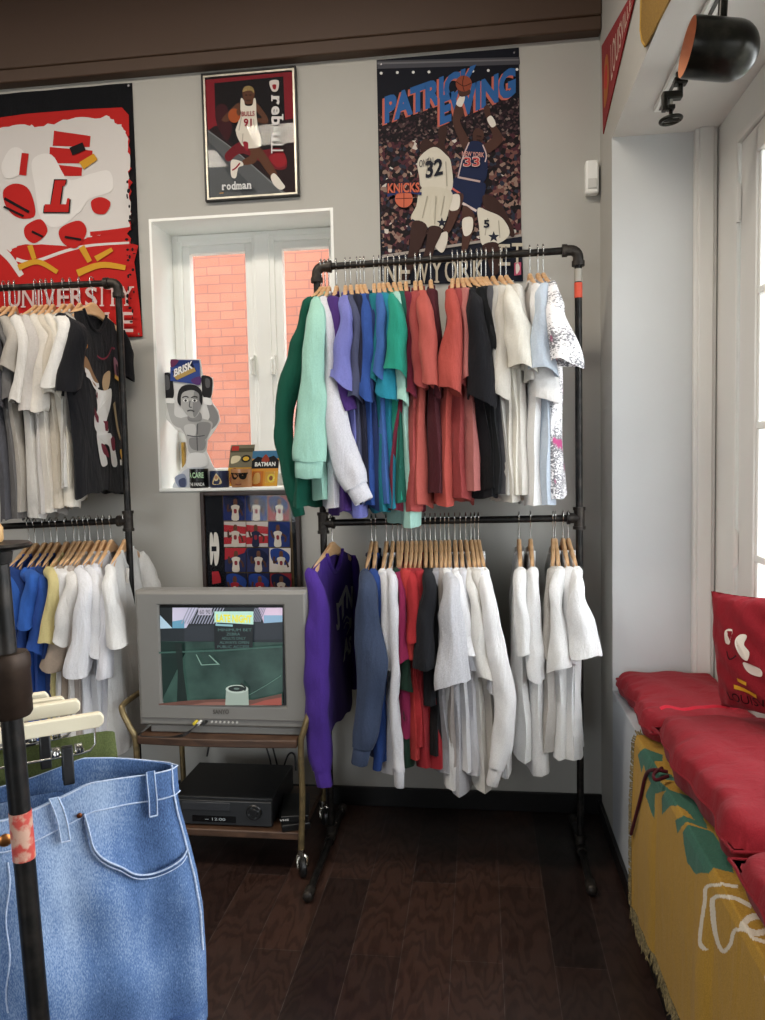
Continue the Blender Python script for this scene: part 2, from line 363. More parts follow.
m_red = fabric('#8a1d27', '#7b1720', wr=.35, speck=500, name='red_canvas')
def cushion(name, label, y0, y1, x0, x1, z0, z1, seed, skew=0, group='red cushions on the window seat'):
    r = random.Random(seed); n, k = 56, 40; mb = MB(); ph = [r.uniform(0, 6) for _ in range(8)]
    def P(u, v, s):
        e = max(0, 1 - max(abs(u) ** 7 + abs(v) ** 9, 0)) ** .32
        x = (x0 + x1) / 2 + (x1 - x0) / 2 * u; y = (y0 + y1) / 2 + (y1 - y0) / 2 * v
        wob = (.010 * math.sin(5 * v + ph[0]) + .006 * math.sin(13 * v + ph[1] + 2 * u)) * (1 - abs(v) ** 6)
        x += wob * (1 - abs(u) * 0) + skew * v
        h = (z1 - z0) / 2; edge = abs(u) ** 4
        wr = .006 * math.sin(26 * v + 3 * u + ph[2]) * edge + .005 * math.sin(41 * v - 5 * u + ph[3]) * edge + .004 * math.sin(7 * u + 4 * v + ph[4])
        zz = (z0 + z1) / 2 + s * h * e * (1 if s < 0 else (.86 + .14 * (1 - u * u) ** .5 * (1 - v * v) ** .5))
        return Vector((x, y, max(z0, zz + (wr if s > 0 else 0) * e)))
    for s in (1, -1):
        vs = [P(-1 + 2 * i / k, -1 + 2 * j / n, s) for j in range(n + 1) for i in range(k + 1)]
        mb.add(vs, [(j * (k + 1) + i, j * (k + 1) + i + 1, (j + 1) * (k + 1) + i + 1, (j + 1) * (k + 1) + i) for j in range(n) for i in range(k)])
    t = thing(name, label, 'cushion', ((x0 + x1) / 2, (y0 + y1) / 2, z0), group)
    mb.build('cover', m_red, t, smooth=70)
    pts = [P(-1 + 2 * i / 30, 1, 1) for i in range(31)] ; pts2 = [P(-1, -1 + 2 * i / 40, 1) for i in range(41)]; pts3 = [P(-1 + 2 * i / 30, -1, 1) for i in range(31)]
    g = MB(); g.tube(pts2, .004, 6); g.tube(pts, .004, 6); g.tube(pts3, .004, 6); g.build('piping', m_red, t, smooth=60)
    return t
c1 = cushion('seat_cushion', 'red seat cushion at the far end of the window seat against the alcove wall', 2.385, 2.985, .512, .862, .6225, .720, 3)
c2 = cushion('seat_cushion', 'middle red seat cushion with a ribbon across it on the window seat', 1.63, 2.38, .515, .862, .631, .762, 5)
c3 = cushion('seat_cushion', 'red seat cushion nearest the camera at the right edge of the picture', .7, 1.622, .505, .862, .631, .738, 9)
# ribbon across the joint and dark tie that hangs over the blanket
rb = MB(); pts = [Vector((.53 + .33 * i / 20, 2.345 + .05 * (i / 20) + .012 * math.sin(i * .9), .766 + .003 * math.sin(i * 1.3))) for i in range(21)]
rb.rings([[p + Vector((0, d, .003 * c)) for d, c in ((-.014, 0), (0, 1), (.014, 0), (0, -.6))] for p in pts])
rb.build('ribbon', fabric('#c0102c', name='ribbon', wr=.1), c2, smooth=50)
tie = MB(); q = [at(668, 772, z=.645), at(654, 770, z=.642), at(646, 775, x=.478), at(640, 800, x=.472), at(631, 834, x=.471)]
q = catmull(q, 6, False); tie.tube(q, .0055, 8)
q2 = catmull([at(668, 776, z=.645), at(656, 780, z=.645), at(654, 774, z=.648), at(662, 768, z=.648)], 5, False); tie.tube(q2, .005, 8)
tie.build('tie', fabric('#4d0f18', name='tie_cord', wr=.1), c2, smooth=60, )

# ---- yellow blanket over the front of the seat
def inpoly(x, y, p):
    c = False; j = len(p) - 1
    for i in range(len(p)):
        if (p[i][1] > y) != (p[j][1] > y) and x < (p[j][0] - p[i][0]) * (y - p[i][1]) / (p[j][1] - p[i][1]) + p[i][0]: c = not c
        j = i
    return c
def bl(px, py):
    a = at(px, py, x=.492)
    if a.z < .628: return (a.y, .628 - a.z)
    a = at(px, py, z=.630); return (a.y, -(a.x - .492))
def k4(pts): return [bl(610 + x / 3.4, 720 + y / 3.4) for x, y in pts]
green = [k4(q) for q in (
    [(103, 118), (180, 118), (178, 140), (150, 140), (165, 165), (210, 185), (228, 205), (175, 210), (215, 245), (165, 250), (166, 335), (150, 290), (135, 255), (150, 215), (132, 175), (125, 150), (118, 180)],
    [(185, 265), (285, 262), (328, 355), (300, 352), (262, 310), (215, 290), (188, 320)],
    [(232, 340), (262, 330), (328, 352), (330, 368), (248, 372), (240, 385)],
    [(258, 382), (345, 375), (412, 470), (420, 520), (345, 520), (322, 518), (305, 524), (275, 480), (262, 420)])]
white = []
for pts, wd in (([(435, 566), (350, 562), (344, 620), (340, 745), (356, 782)], 11), ([(480, 630), (420, 602), (368, 602), (366, 650), (378, 740), (400, 785), (424, 760), (436, 716), (470, 712), (490, 738), (560, 760)], 13), ([(520, 660), (470, 670), (458, 700), (500, 720), (560, 700)], 22), ([(600, 860), (560, 830), (545, 870), (575, 940), (620, 960)], 14)):
    white.append([bl(610 + x / 3.4, 720 + y / 3.4) for x, y in stroke(pts, wd, 6)])
YB0, YB1 = .55, 2.50
def hemz(y): return .045 + .11 * sm((2.7 - y) / 1.2) + .012 * math.sin(9 * y)
def bpos(y, s):
    fold = .008 * math.sin(11 * y + 1) + .006 * math.sin(23 * y) + .004 * math.sin(37 * y + 2)
    if s < 0: return Vector((.492 - s, y, .6285 + .0015 * math.sin(20 * y)))
    d = s; z = .6265 - d; amp = min(1, d / .25)
    return Vector((.4915 - .006 * min(1, d / .02) - max(0, fold) * amp * 1.1 - .006 * amp, y, z))
mb = MB(); NY, NS = 600, 210
BBX = [(min(a for a, b in p), max(a for a, b in p), min(b for a, b in p), max(b for a, b in p)) for p in green + white]
def hit(y, s, ps, o): return any(BBX[o + i][0] < y < BBX[o + i][1] and BBX[o + i][2] < s < BBX[o + i][3] and inpoly(y, s, p) for i, p in enumerate(ps))
for j in range(NY + 1):
    y = YB1 + (YB0 - YB1) * j / NY; smax = .6265 - hemz(y)
    for i in range(NS + 1): mb.v.append(bpos(y, -.12 + (smax + .12) * i / NS))
for j in range(NY):
    yc = YB1 + (YB0 - YB1) * (j + .5) / NY; smax = .6265 - hemz(yc)
    for i in range(NS):
        s_ = -.12 + (smax + .12) * (i + .5) / NS; m = 0
        if hit(yc, s_, green, 0): m = 1
        elif hit(yc, s_, white, 4): m = 2
        a = j * (NS + 1) + i; mb.f.append((a, a + 1, a + NS + 2, a + NS + 1)); mb.mi.append(m)
bk = thing('yellow_blanket', 'mustard yellow fringed blanket with green and white pattern draped over the window seat', 'blanket', (.49, 1.6, .1))
mb.build('cloth', [fabric('#b48c38', '#9e792c', wr=.35, speck=420, name='mustard_weave'), fabric('#3f6e5c', '#365f50', wr=.35, speck=420, name='green_weave'), fabric('#dcd3c2', '#cfc4b0', wr=.35, speck=420, name='white_weave')], bk, smooth=80)
fr = MB()
for i in range(230):
    y = YB1 + (YB0 - YB1) * i / 229; p = bpos(y, .6265 - hemz(y)); L = rnd.uniform(.03, .05)
    fr.tube([p + Vector((0, 0, .006)), p + Vector((-.004 + rnd.uniform(-.006, .003), rnd.uniform(-.008, .008), -L * .5)), p + Vector((-.003 + rnd.uniform(-.008, .004), rnd.uniform(-.012, .012), -L))], [.003, .0035, .0012], 5)
for i in range(90):
    s_ = -.11 + (.6265 - hemz(YB1) + .1) * i / 89; p = bpos(YB1, s_); L = rnd.uniform(.012, .026)
    fr.tube([p + Vector((-.001, -.004, 0)), p + Vector((-.005, L * .6, rnd.uniform(-.006, .006) + (.004 if s_ < 0 else 0))), p + Vector((-.003, L, rnd.uniform(-.012, .006) + (.008 if s_ < 0 else 0)))], [.0028, .003, .001], 5)
tag(fr.build('fringe', fabric('#8f7f58', '#5c5238', name='fringe_yarn', speck=120), bk), kind='stuff')

# ---- throw pillow
Q_ = at(722, 706, z=.765); M = (at(712, 591, y=Q_.y + .02), Q_); up = (M[0] - M[1]); H = up.length; e_up = up.normalized()
e_r = (Vector((.52, -.854, 0))); e_r = (e_r - e_up * e_r.dot(e_up)).normalized(); e_n = e_r.cross(e_up); e_n = -e_n if e_n.y > 0 else e_n
PW = .30; pc = M[1] + e_r * PW / 2 + e_up * H / 2
def pil(a, b, k=0):     # a,b in 0..1
    u, v = 2 * a - 1, 2 * b - 1; e = max(0, (1 - u * u) * (1 - v * v)) ** .42
    pin = 1 - .05 * (1 - abs(u) ** 2) * abs(v) ** 3; pin2 = 1 - .05 * (1 - abs(v) ** 2) * abs(u) ** 3
    wr = .004 * math.sin(9 * u + 12 * v) * e + .004 * math.sin(17 * u - 7 * v) * (1 - e)
    return pc + e_r * (u * PW / 2 * pin2) + e_up * (v * H / 2 * pin) + e_n * (.062 * e + wr + k)
t = thing('throw_pillow', 'red throw pillow with printed lettering leaning by the tall window', 'pillow', M[1] + e_r * PW / 2)
mb = MB(); n = 30
for s in (1, -1):
    vs = []
    for j in range(n + 1):
        for i in range(n + 1):
            p = pil(i / n, j / n)
            if s < 0: p = p - e_n * 2 * ((p - pc).dot(e_n))
            vs.append(p)
    mb.add(vs, [(j * (n + 1) + i, j * (n + 1) + i + 1, (j + 1) * (n + 1) + i + 1, (j + 1) * (n + 1) + i) for j in range(n) for i in range(n)])
mb.build('cover', fabric('#8f1e28', '#801722', wr=.3, speck=500, name='red_pillow_cotton'), t, smooth=80)
A = Art(pil, .0012)
def kp(pts): return [((x - 535) / 385, 1 - (y - 150) / 500) for x, y in pts]
# plain brush patches in the printed colours
A.poly(blob(kp([(640, 320), (655, 292), (680, 288), (682, 312), (665, 350), (642, 350)])), '#e9e0d2')
A.poly(blob(kp([(700, 330), (715, 305), (745, 305), (735, 340), (758, 370), (750, 402), (725, 400), (705, 370)])), '#e9e0d2')
A.poly(blob(kp([(722, 418), (750, 414), (800, 430), (800, 458), (765, 462), (735, 448)])), '#e9e0d2')
A.poly(stroke(kp([(665, 528), (715, 532), (765, 548)]), .035), '#d8a430'); A.poly(stroke(kp([(695, 490), (735, 500)]), .03), '#d8a430')
A.poly(stroke(kp([(655, 380), (670, 410), (700, 390)]), .012), '#2a1014')
A.text('LOUISVILLE', .24, .11, .90, .19, '#240c10')
A.build('lettering', t, 'black lettering and pale printed patches')

# ---- track light and clamp under the alcove ceiling
m_blk = metal('#15140f', .28, 'black_enamel', worn='#2b2a22'); 
t = thing('light_track', 'white lighting track fixed under the alcove ceiling', 'light track', (.62, 1.9, 2.68))
b = MB(); b.box(.598, .634, 1.0, 2.77, 2.682, 2.6995); b.build('rail', m_white, t, bevel=.003)
b = MB(); b.box(.611, .621, 1.0, 2.75, 2.679, 2.683); b.build('channel', flat('#4a4a46', .4, name='channel_metal'), t)
O = at(687, 47, y=1.95); E2 = at(758, 53, y=1.955); ax = (E2 - O); L = ax.length; ax.normalize(); R = .066
sp = thing('spotlight', 'black bell-shaped spotlight with copper inside hanging from the ceiling track', 'lamp', (.616, 2.0, 2.58))
prof = [(R * .97, .0), (R, .004), (R, L - R * .95)] + [(R * math.cos(a), L - R * .95 + R * .95 * math.sin(a)) for a in (PI / 2 * i / 9 for i in range(1, 9))] + [(.002, L)]
MB().lathe(prof, O, ax, 40, caps=(False, True)).build('shade', m_blk, sp, smooth=40)
MB().lathe([(R * .97, 0), (R * .95, .02), (R * .93, L * .5), (R * .5, L * .8), (.002, L * .86)], O, ax, 40, caps=(False, False)).build('reflector', flat('#c78a66', .5, name='copper_reflector'), sp, smooth=40)
MB().lathe([(.02, L * .8), (.028, L * .55), (.018, L * .42), (.002, L * .4)], O, ax, 20).build('bulb', flat('#e8e2d2', .3, name='bulb_glass'), sp, smooth=60)
st = O + ax * (L * .52); stt = at(722, 24, y=st.y); b = MB(); b.tube([Vector((stt.x, st.y, st.z + R * .95)), Vector((stt.x + .006, st.y, 2.66))], .011, 10); b.box(stt.x - .02, stt.x + .03, st.y - .05, st.y + .05, 2.652, 2.681)
b.build('stem', m_blk, sp, smooth=40)
def pb(mb, x0, y0, x1, y1, yy, th): a = at(x0, y0, y=yy); c = at(x1, y1, y=yy); mb.box(min(a.x, c.x), max(a.x, c.x), yy - th, yy + th, min(a.z, c.z), max(a.z, c.z))
cy_ = 2.5; ct = thing('track_clamp', 'small black screw clamp hanging from the track beside the spotlight', 'clamp', at(672, 124, y=cy_))
b = MB(); pb(b, 676, 56, 680, 81, cy_, .008); pb(b, 673.5, 79, 687, 84.5, cy_, .016); pb(b, 678, 84, 682.5, 97, cy_, .01); pb(b, 662, 93, 682, 99, cy_, .014); pb(b, 662, 95, 667, 111, cy_, .014); pb(b, 667, 106, 674.5, 110, cy_, .014)
b.build('body', m_blk, ct, bevel=.003)
b = MB(); b.cyl(at(670.5, 99, y=cy_), at(670.5, 107, y=cy_), .007); b.build('spring', metal('#c9c9c4', .3, 'spring_steel'), ct)
wc = at(670.8, 120, y=cy_); b = MB(); b.tube([wc + Vector((.03 * math.cos(a), .03 * math.sin(a), .003 * math.cos(a))) for a in (2 * PI * i / 24 for i in range(24))], .006, 8, closed=True); b.cyl(wc - Vector((.03, 0, 0)), wc + Vector((.03, 0, 0)), .005); b.cyl(wc, at(670.8, 109, y=cy_), .006)
b.build('hand_wheel', m_blk, ct, smooth=50)

# ---- pennants on the right wall above the alcove
t = thing('red_pennant', 'red felt pennant with white lettering on the wall above the alcove', 'pennant', (.5, 3.0, 2.79))
A_, B_, T_ = at(602.6, 46, x=.5004), at(604, 134, x=.5004), Vector((.497, 2.50, 2.955))
mb = MB(); th = Vector((-.004, 0, 0)); vs = [A_, B_, T_]; mb.add(vs + [v + th for v in vs], [(0, 1, 2), (5, 4, 3), (0, 3, 4, 1), (1, 4, 5, 2), (2, 5, 3, 0)])
mb.build('felt', fabric('#8e1a1c', '#7c1416', wr=.15, name='red_felt'), t)
def pen(a, b, k=0):
    top = A_.lerp(T_, a); bot = B_.lerp(T_, a); return bot.lerp(top, b) + Vector((-.0045 - k, 0, 0))
A = Art(pen); A.text('LOUISVILLE', .30, .22, .86, .78, '#cdb9a8'); A.poly(blob([(.06, .25), (.1, .7), (.2, .75), (.24, .4), (.16, .2)]), '#a8602c'); A.poly(blob([(.09, .45), (.13, .65), (.19, .6), (.17, .35)]), '#b8322c')
A.build('lettering', t)
t = thing('yellow_pennant', 'mustard yellow pennant tip on the wall above the alcove edge', 'pennant', (.5, 2.3, 2.73))
q = [at(644, -40, x=.496), at(642.5, 30, x=.496), at(644, 41, x=.496), at(647, 46, x=.496), at(692, -40, x=.496)]
mb = MB(); th = Vector((-.005, 0, 0)); mb.add(q + [v + th for v in q], [(0, 1, 2, 3, 4), (9, 8, 7, 6, 5)] + [(i, (i + 1) % 5, (i + 1) % 5 + 5, i + 5) for i in range(5)])
mb.build('felt', fabric('#8a6a2c', '#775a22', wr=.15, name='yellow_felt'), t)
mb = MB(); mb.tube([v + th for v in q[:4]], .004, 6); mb.build('hem_edge', fabric('#a8873f', name='yellow_hem', wr=.1), t)
from mathutils import noise
# ================================================================== pipe racks
m_pipe = metal('#1b1a19', .42, 'black_iron_pipe', worn='#34302c'); m_fit = metal('#2b2724', .5, 'iron_fitting', worn='#4a443d')
m_orange = flat('#c8492f', .6, name='orange_label'); m_silv = metal('#c6c6c2', .25, 'steel_wire')
RAILS = {}
def rack(label, y, xl, xr, zl, zr, z2l, z2r, left_post=True, sticker=False, feet=((-.42, .22), (-.42, .22))):
    t = thing('clothing_rack', label, 'clothing rack', ((xl + xr) / 2, y, 0), 'black pipe clothing racks')
    r = .0135; posts = [(xl, zl, z2l), (xr, zr, z2r)]
    for k, (x, z, z2) in enumerate(posts):
        MB().cyl((x, y, .03), (x, y, z - .03), r, 14).build('post', m_pipe, t, smooth=50)
        s = 1 if k == 0 else -1
        el = [Vector((x, y, z - .05)), Vector((x, y, z - .028))] + [Vector((x + s * .028 * (1 - math.cos(a)), y, z - .028 + .028 * math.sin(a))) for a in (PI / 2 * i / 6 for i in range(1, 7))] + [Vector((x + s * .05, y, z))]
        b = MB(); b.tube(el, .0195, 14); b.cyl(el[0] - Vector((0, 0, .008)), el[0] + Vector((0, 0, .01)), .0235, 14); b.cyl(el[-1] - Vector((s * .01, 0, 0)), el[-1] + Vector((s * .008, 0, 0)), .0235, 14)
        b.build('elbow', m_fit, t, smooth=45)
        b = MB(); b.cyl((x, y, z2 - .036), (x, y, z2 + .036), .02, 14); b.cyl((x, y, z2 - .042), (x, y, z2 - .03), .0235, 14); b.cyl((x, y, z2 + .03), (x, y, z2 + .042), .0235, 14); b.cyl((x, y, z2), (x + s * .045, y, z2), .02, 14); b.cyl((x + s * .034, y, z2), (x + s * .046, y, z2), .0235, 14)
        b.build('tee_fitting', m_fit, t, smooth=45)
        ya, yb = y + feet[k][0], min(y + feet[k][1], BY - .03)
        b = MB(); b.cyl((x, ya, .022), (x, yb, .022), r, 12); b.build('foot', m_pipe, t, smooth=50)
        b = MB(); b.cyl((x, y - .045, .022), (x, y + .045, .022), .019, 14); b.cyl((x, y, .022), (x, y, .07), .019, 14); b.cyl((x, y, .058), (x, y, .072), .0225, 14); b.build('foot_tee', m_fit, t, smooth=45)
        for e in (ya, yb):
            b = MB(); b.cyl((x, e - .022, .022), (x, e + .018, .022), .019, 14); b.lathe([(.019, 0), (.019, .012), (.012, .02), (.002, .022)], (x, e - .022, .022), (0, -1, 0), 14); b.build('foot_cap', m_fit, t, smooth=45)
    for za, zb in ((zl, zr), (z2l, z2r)): MB().cyl((xl + .03, y, za), (xr - .03, y, zb), r, 14).build('rail', m_pipe, t, smooth=50)
    if sticker:
        p0, p1 = at(577, 283, y=y).z, at(577, 298, y=y).z
        MB().cyl((xr, y, p1), (xr, y, p0), r + .0012, 16).build('label_band', m_orange, t, smooth=50)
        MB().cyl((xr, y, p0 + .004), (xr, y, p0 + .05), r + .0008, 16).build('white_label', flat('#9a968c', .6, name='worn_label'), t, smooth=50)
        a = at(343, 826, z=.036); MB().box(xl - .006, xl + .006, a.y - .02, a.y + .03, .0345, .0366).build('label_band', flat('#c9b9ae', .6, name='pale_label'), t)
    return t
RK = {}
rack('middle black iron pipe rack with two rails standing by the brick-view window', 2.94, -.611, .369, 2.272, 2.284, 1.288, 1.296, sticker=True, feet=((-.40, .24), (-.27, .22)))
rack('black iron pipe rack at the left edge behind the television', 3.0, -2.62, -1.444, 2.275, 2.268, 1.262, 1.30, feet=((-.3, .2), (-.3, .2)))
RK['mu'] = (2.94, (-.611, 2.272), (.369, 2.284)); RK['ml'] = (2.94, (-.611, 1.288), (.369, 1.296))
RK['lu'] = (3.0, (-2.62, 2.275), (-1.444, 2.268)); RK['ll'] = (3.0, (-2.62, 1.262), (-1.444, 1.30))

# ================================================================== hangers
m_hang = wood('#c79a6a', '#dcb58a', (30, 6, 30), .45, 'beech'); m_hangl = wood('#d9b98a', '#e6cda4', (30, 6, 30), .45, 'pale_beech')
def hanger_meshes():
    up = [(0, -.086), (.014, -.088), (.03, -.098), (.06, -.112), (.11, -.134), (.155, -.153), (.176, -.166), (.182, -.176), (.178, -.187), (.166, -.188), (.11, -.166), (.06, -.147), (.03, -.14), (0, -.138)]
    poly = up + [(-a, b) for a, b in up[-2:0:-1]]
    mb = MB(); mb.prism(poly, (-.0078, 0, 0), (0, 1, 0), (0, 0, 1), (1, 0, 0), .0156)
    for i, v in enumerate(mb.v): v.x += -.06 * 0
    body = mb.build('wooden_body', m_hang, None, local=True, bevel=.005)
    pts = [(0, .017 * math.cos(a), .017 * math.sin(a)) for a in [math.radians(d) for d in range(-30, 200, 20)]]
    pts = [Vector(p) for p in pts] + [Vector((0, -.010, -.016)), Vector((0, -.002, -.03)), Vector((0, 0, -.045)), Vector((0, 0, -.09))]
    hook = MB().tube(pts, .0022, 6).build('hook', m_silv, None, local=True, smooth=60)
    return body, hook
HB, HK = hanger_meshes(); _first = [True]
def hanger(p, yaw, label, group, mat=None):
    t = thing('coat_hanger', label, 'hanger', p, group); t.rotation_euler = (0, 0, yaw)
    for src in (HB, HK):
        o = src if _first[0] else src.copy()
        if not _first[0]: COL.objects.link(o)
        o.parent = t
    _first[0] = False
    return t

# ================================================================== garments
def rail_point(rail, px):
    y, a, b = RK[rail]; x = at(px, 262 if rail[1] == 'u' else 518, y=y).x
    f = (x - a[0]) / (b[0] - a[0]); return Vector((x, y, a[1] + (b[1] - a[1]) * f + .0125))
GCOUNT = [0]
class G: pass
def garment(rail, hx, sh, sl, hem, kind, mat, name, label, group, dy=0., rear=None, fold=1., hang=True, thin=1., hanger_label=None, rear_sleeve=None, back=None, slant=None):
    if slant is None and rail == 'mu': slant = .45 if hx < 500 else .35
    GCOUNT[0] += 1; GS = GCOUNT[0]; r = random.Random(GCOUNT[0] * 31 + 5); ry = RK[rail][0]; H = rail_point(rail, hx)
    fx = .5 * (at(sh[0], sh[1], y=ry - .1).x - H.x) * 2 + .5 * (at(sl[0][0], sl[0][1], y=ry - .21).x - H.x); fx *= .6
    if back is not None: fx = -(at(back, sh[1], y=ry + .2).x - H.x)
    fx = max(-.19, min(.19, fx)); fyv = -math.sqrt(max(.004, .215 ** 2 - fx * fx)); h0 = Vector((fx, fyv, 0))
    yaw = math.atan2(h0.x, -h0.y)
    if hang: hanger(H - Vector((0, 0, .001)), yaw, hanger_label if len(hanger_label.split()) < 17 else hanger_label.replace('wooden hanger', 'hanger').replace(' the ', ' ', 1), 'wooden hangers on the ' + group.split(' on the ')[-1])
    zend = H.z - .172; zn = H.z - .132; NK = .36
    hb = at(hem[0], hem[1], y=H.y + h0.y * 1.05); h1 = Vector((hb.x - H.x, hb.y - H.y, 0)); L1 = .255
    if h1.length > .3: h1 = h1 * (.3 / h1.length)
    # the hem keeps near the line of the hanger
    zh = hb.z
    ph = [r.uniform(0, 6.28) for _ in range(8)]; A = .0085 * fold; k1, k2, k3 = r.uniform(5, 7.5), r.uniform(9, 13), r.uniform(2.2, 3.4)
    cd = Vector((hb.x - H.x, 0, 0)) - Vector((h1.x, 0, 0))
    def surf(u, v, s, k=0):
        e = sm(v * 1.15); d = h0.lerp(h1, e); n = Vector((-d.y, d.x, 0)).normalized()   # n points to +x side
        au = abs(u)
        wdt = 1.0 + .10 * sm(v / .12) + .06 * v - .04 * math.sin(PI * min(1, v))
        zt = zn - (zn - zend) * max(0, (au - NK) / (1 - NK)) ** 1.05
        if au < NK: zt -= (.075 if s > 0 else .012) * (1 - (u / NK) ** 2)
        z = zt + (zh + .012 * math.sin(3 * u + ph[0]) + .006 * math.sin(9 * u + ph[1]) - zt) * v
        ed = max(0, 1 - au ** (2.2 + 2.6 * sm(v / .4))) ** .55
        T = (.010 + .020 * thin * sm(v / .3) + .012 * thin * sm((v - .4) / .6)) * ed
        D = A * v ** .7 * (math.sin(k1 * u + ph[2] + .9 * v) * .8 + .55 * math.sin(k2 * u + ph[3] + 1.7 * v) + .9 * math.sin(k3 * u + ph[4])) + .004 * fold * math.sin(7 * v + 3 * u + ph[5]) * sm(v * 3) * sm((1 - v) * 4)
        q = H + d * (u * wdt) + n * (s * (T + k) + D) + Vector((0, 0, z - H.z))
        if k or thin < .5: return q
        return q + noise.noise_vector(Vector((q.x * 16 + GS * 7, q.y * 16, q.z * 6 + s))) * (.008 * sm(v * 4))
    t = thing(name, label, 'shirt' if kind == 'tee' else 'sweatshirt', (H.x, H.y, zh), group)
    mb = MB(); nu, nv = 22, 26; rs = []
    for j in range(nv + 1):
        v = (j / nv); row = [surf(1 - 2 * i / nu, v, 1) for i in range(nu + 1)] + [surf(-1 + 2 * i / nu, v, -1) for i in range(1, nu)]; rs.append(row)
    # turned hem
    rs.append([p + Vector((0, 0, .014)) + (Vector((H.x, H.y, p.z)) - p) * .004 for p in rs[-1]])
    mb.rings(rs, caps=(False, False)); mb.build('body', mat, t, smooth=85)
    cb = MB(); q = [surf(-NK + 2 * NK * i / 12, 0, 1) for i in range(13)] + [surf(NK - 2 * NK * i / 12, 0, -1) for i in range(1, 12)]
    cb.tube([p + Vector((0, 0, .003)) for p in q], .0075 if kind == 'tee' else .010, 7, closed=True); cb.build('collar', mat, t, smooth=80)
    # sleeves
    def sleeve(pts, w, front=True):
        p = catmull(pts, 7, False); n = len(p); rs = []; m = 20; pa = [r.uniform(0, 6.28) for _ in range(5)]; ww = []
        for i in range(n):
            f = i / (n - 1) * (len(w) - 1); a = min(int(f), len(w) - 2); ww.append(w[a] + (w[a + 1] - w[a]) * sm(f - a) if len(w) > 1 else w[0])
        for i in range(n):
            dr = (p[min(i + 1, n - 1)] - p[max(i - 1, 0)]).normalized(); tt = i / (n - 1)
            X = Vector((1, 0, 0)); X = (X - dr * X.dot(dr)).normalized(); Y = dr.cross(X)
            if Y.y > 0: Y = -Y
            a = ww[i] / 2; b = max(.022, (.42 if kind != 'tee' else .62) * a + .012) * (sm(.25 + tt * 3))
            ring = []
            for j in range(m):
                f = 2 * PI * j / m
                q = 1 + (.07 * math.sin(2 * f + pa[0] + 2 * tt) + .055 * math.sin(5 * f + pa[1] + 5 * tt) + .03 * math.sin(9 * f + pa[2] - 7 * tt)) * sm(tt * 2) + .04 * math.sin(17 * tt + 2 * f + pa[3]) * sm(tt * 3)
                pt = p[i] + X * (a * q * math.cos(f)) + Y * (b * q * math.sin(f)); ring.append(pt + (noise.noise_vector(Vector((pt.x * 20 + GS * 3, pt.y * 20, pt.z * 11))) * .007 + noise.noise_vector(Vector((pt.x * 9 + GS * 5, pt.y * 9, pt.z * 7))) * .010) * sm(tt * 3))
            rs.append(ring)
        c = sum(rs[-1], Vector()) / m
        mb = MB()
        if kind == 'tee':
            sl_ = slant if slant is not None else r.uniform(-.35, .35)
            for q_, g_ in ((-1, 1.), (-2, .6), (-3, .3)):
                c_ = sum(rs[q_], Vector()) / m
                for k in range(m): rs[q_][k] = rs[q_][k] + Vector((0, 0, g_ * (-sl_ * (rs[q_][k].x - c_.x) + .007 * math.sin(4 * PI * k / m + pa[4]))))
            dr = (p[-1] - p[-2]).normalized()
            rs.append([c + (q - c) * .93 - dr * .002 for q in rs[-1]]); rs.append([c + (q - c) * .86 - dr * .03 for q in rs[-2]])
            mb.rings(rs, caps=(True, False)); mb.build('sleeve', mat, t, smooth=85)
        else:
            mb.rings(rs, caps=(True, True)); so = mb.build('sleeve', mat, t, smooth=85)
            dr = (p[-1] - p[-3]).normalized(); cu = []
            for q, sc in ((-.012, .80), (0, .86), (.02, .84), (.055, .80), (.06, .74), (.045, .66)):
                cu.append([c + dr * q + (v - c) * (sc * (1 + .03 * (i % 2))) for i, v in enumerate(rs[-1])])
            MB().rings(cu, caps=(False, False)).build('cuff', mat, so, smooth=60)
    p0 = H + h0 * .93 + Vector((0, 0, zend - H.z + .006))
    pts = [p0, p0 + Vector((0, -.004, -.022))]; w = [.016, .046]
    for i, (x, y, wd) in enumerate(sl):
        yy = H.y + h0.y - .015 - dy - .006 * i; q = at(x, y, y=yy)
        if q.z > p0.z - .04: continue
        pts.append(q); w.append(max(.03, wd / F * yy * (.97 if kind == 'tee' else 1.03)))
    if len(pts) == 2: pts += [p0 - Vector((0, .01, .08)), p0 - Vector((0, .015, .18))]; w += [.05, .06]
    sleeve(pts, w)
    pr = H - h0 * .93 + Vector((0, 0, zend - H.z + .006)); L = .2 if kind == 'tee' else .5
    if rear_sleeve: sleeve([pr] + rear_sleeve, [.04, .08, .1])
    else: sleeve([pr, pr + Vector((0, .012, -.07)), pr + Vector((0, .02, -L * .6)), pr + Vector((0, .016, -L))], [.035, .055, .06, .06 if kind == 'tee' else .05])
    g = G(); g.t = t; g.surf = surf; g.H = H; g.mat = mat; return g

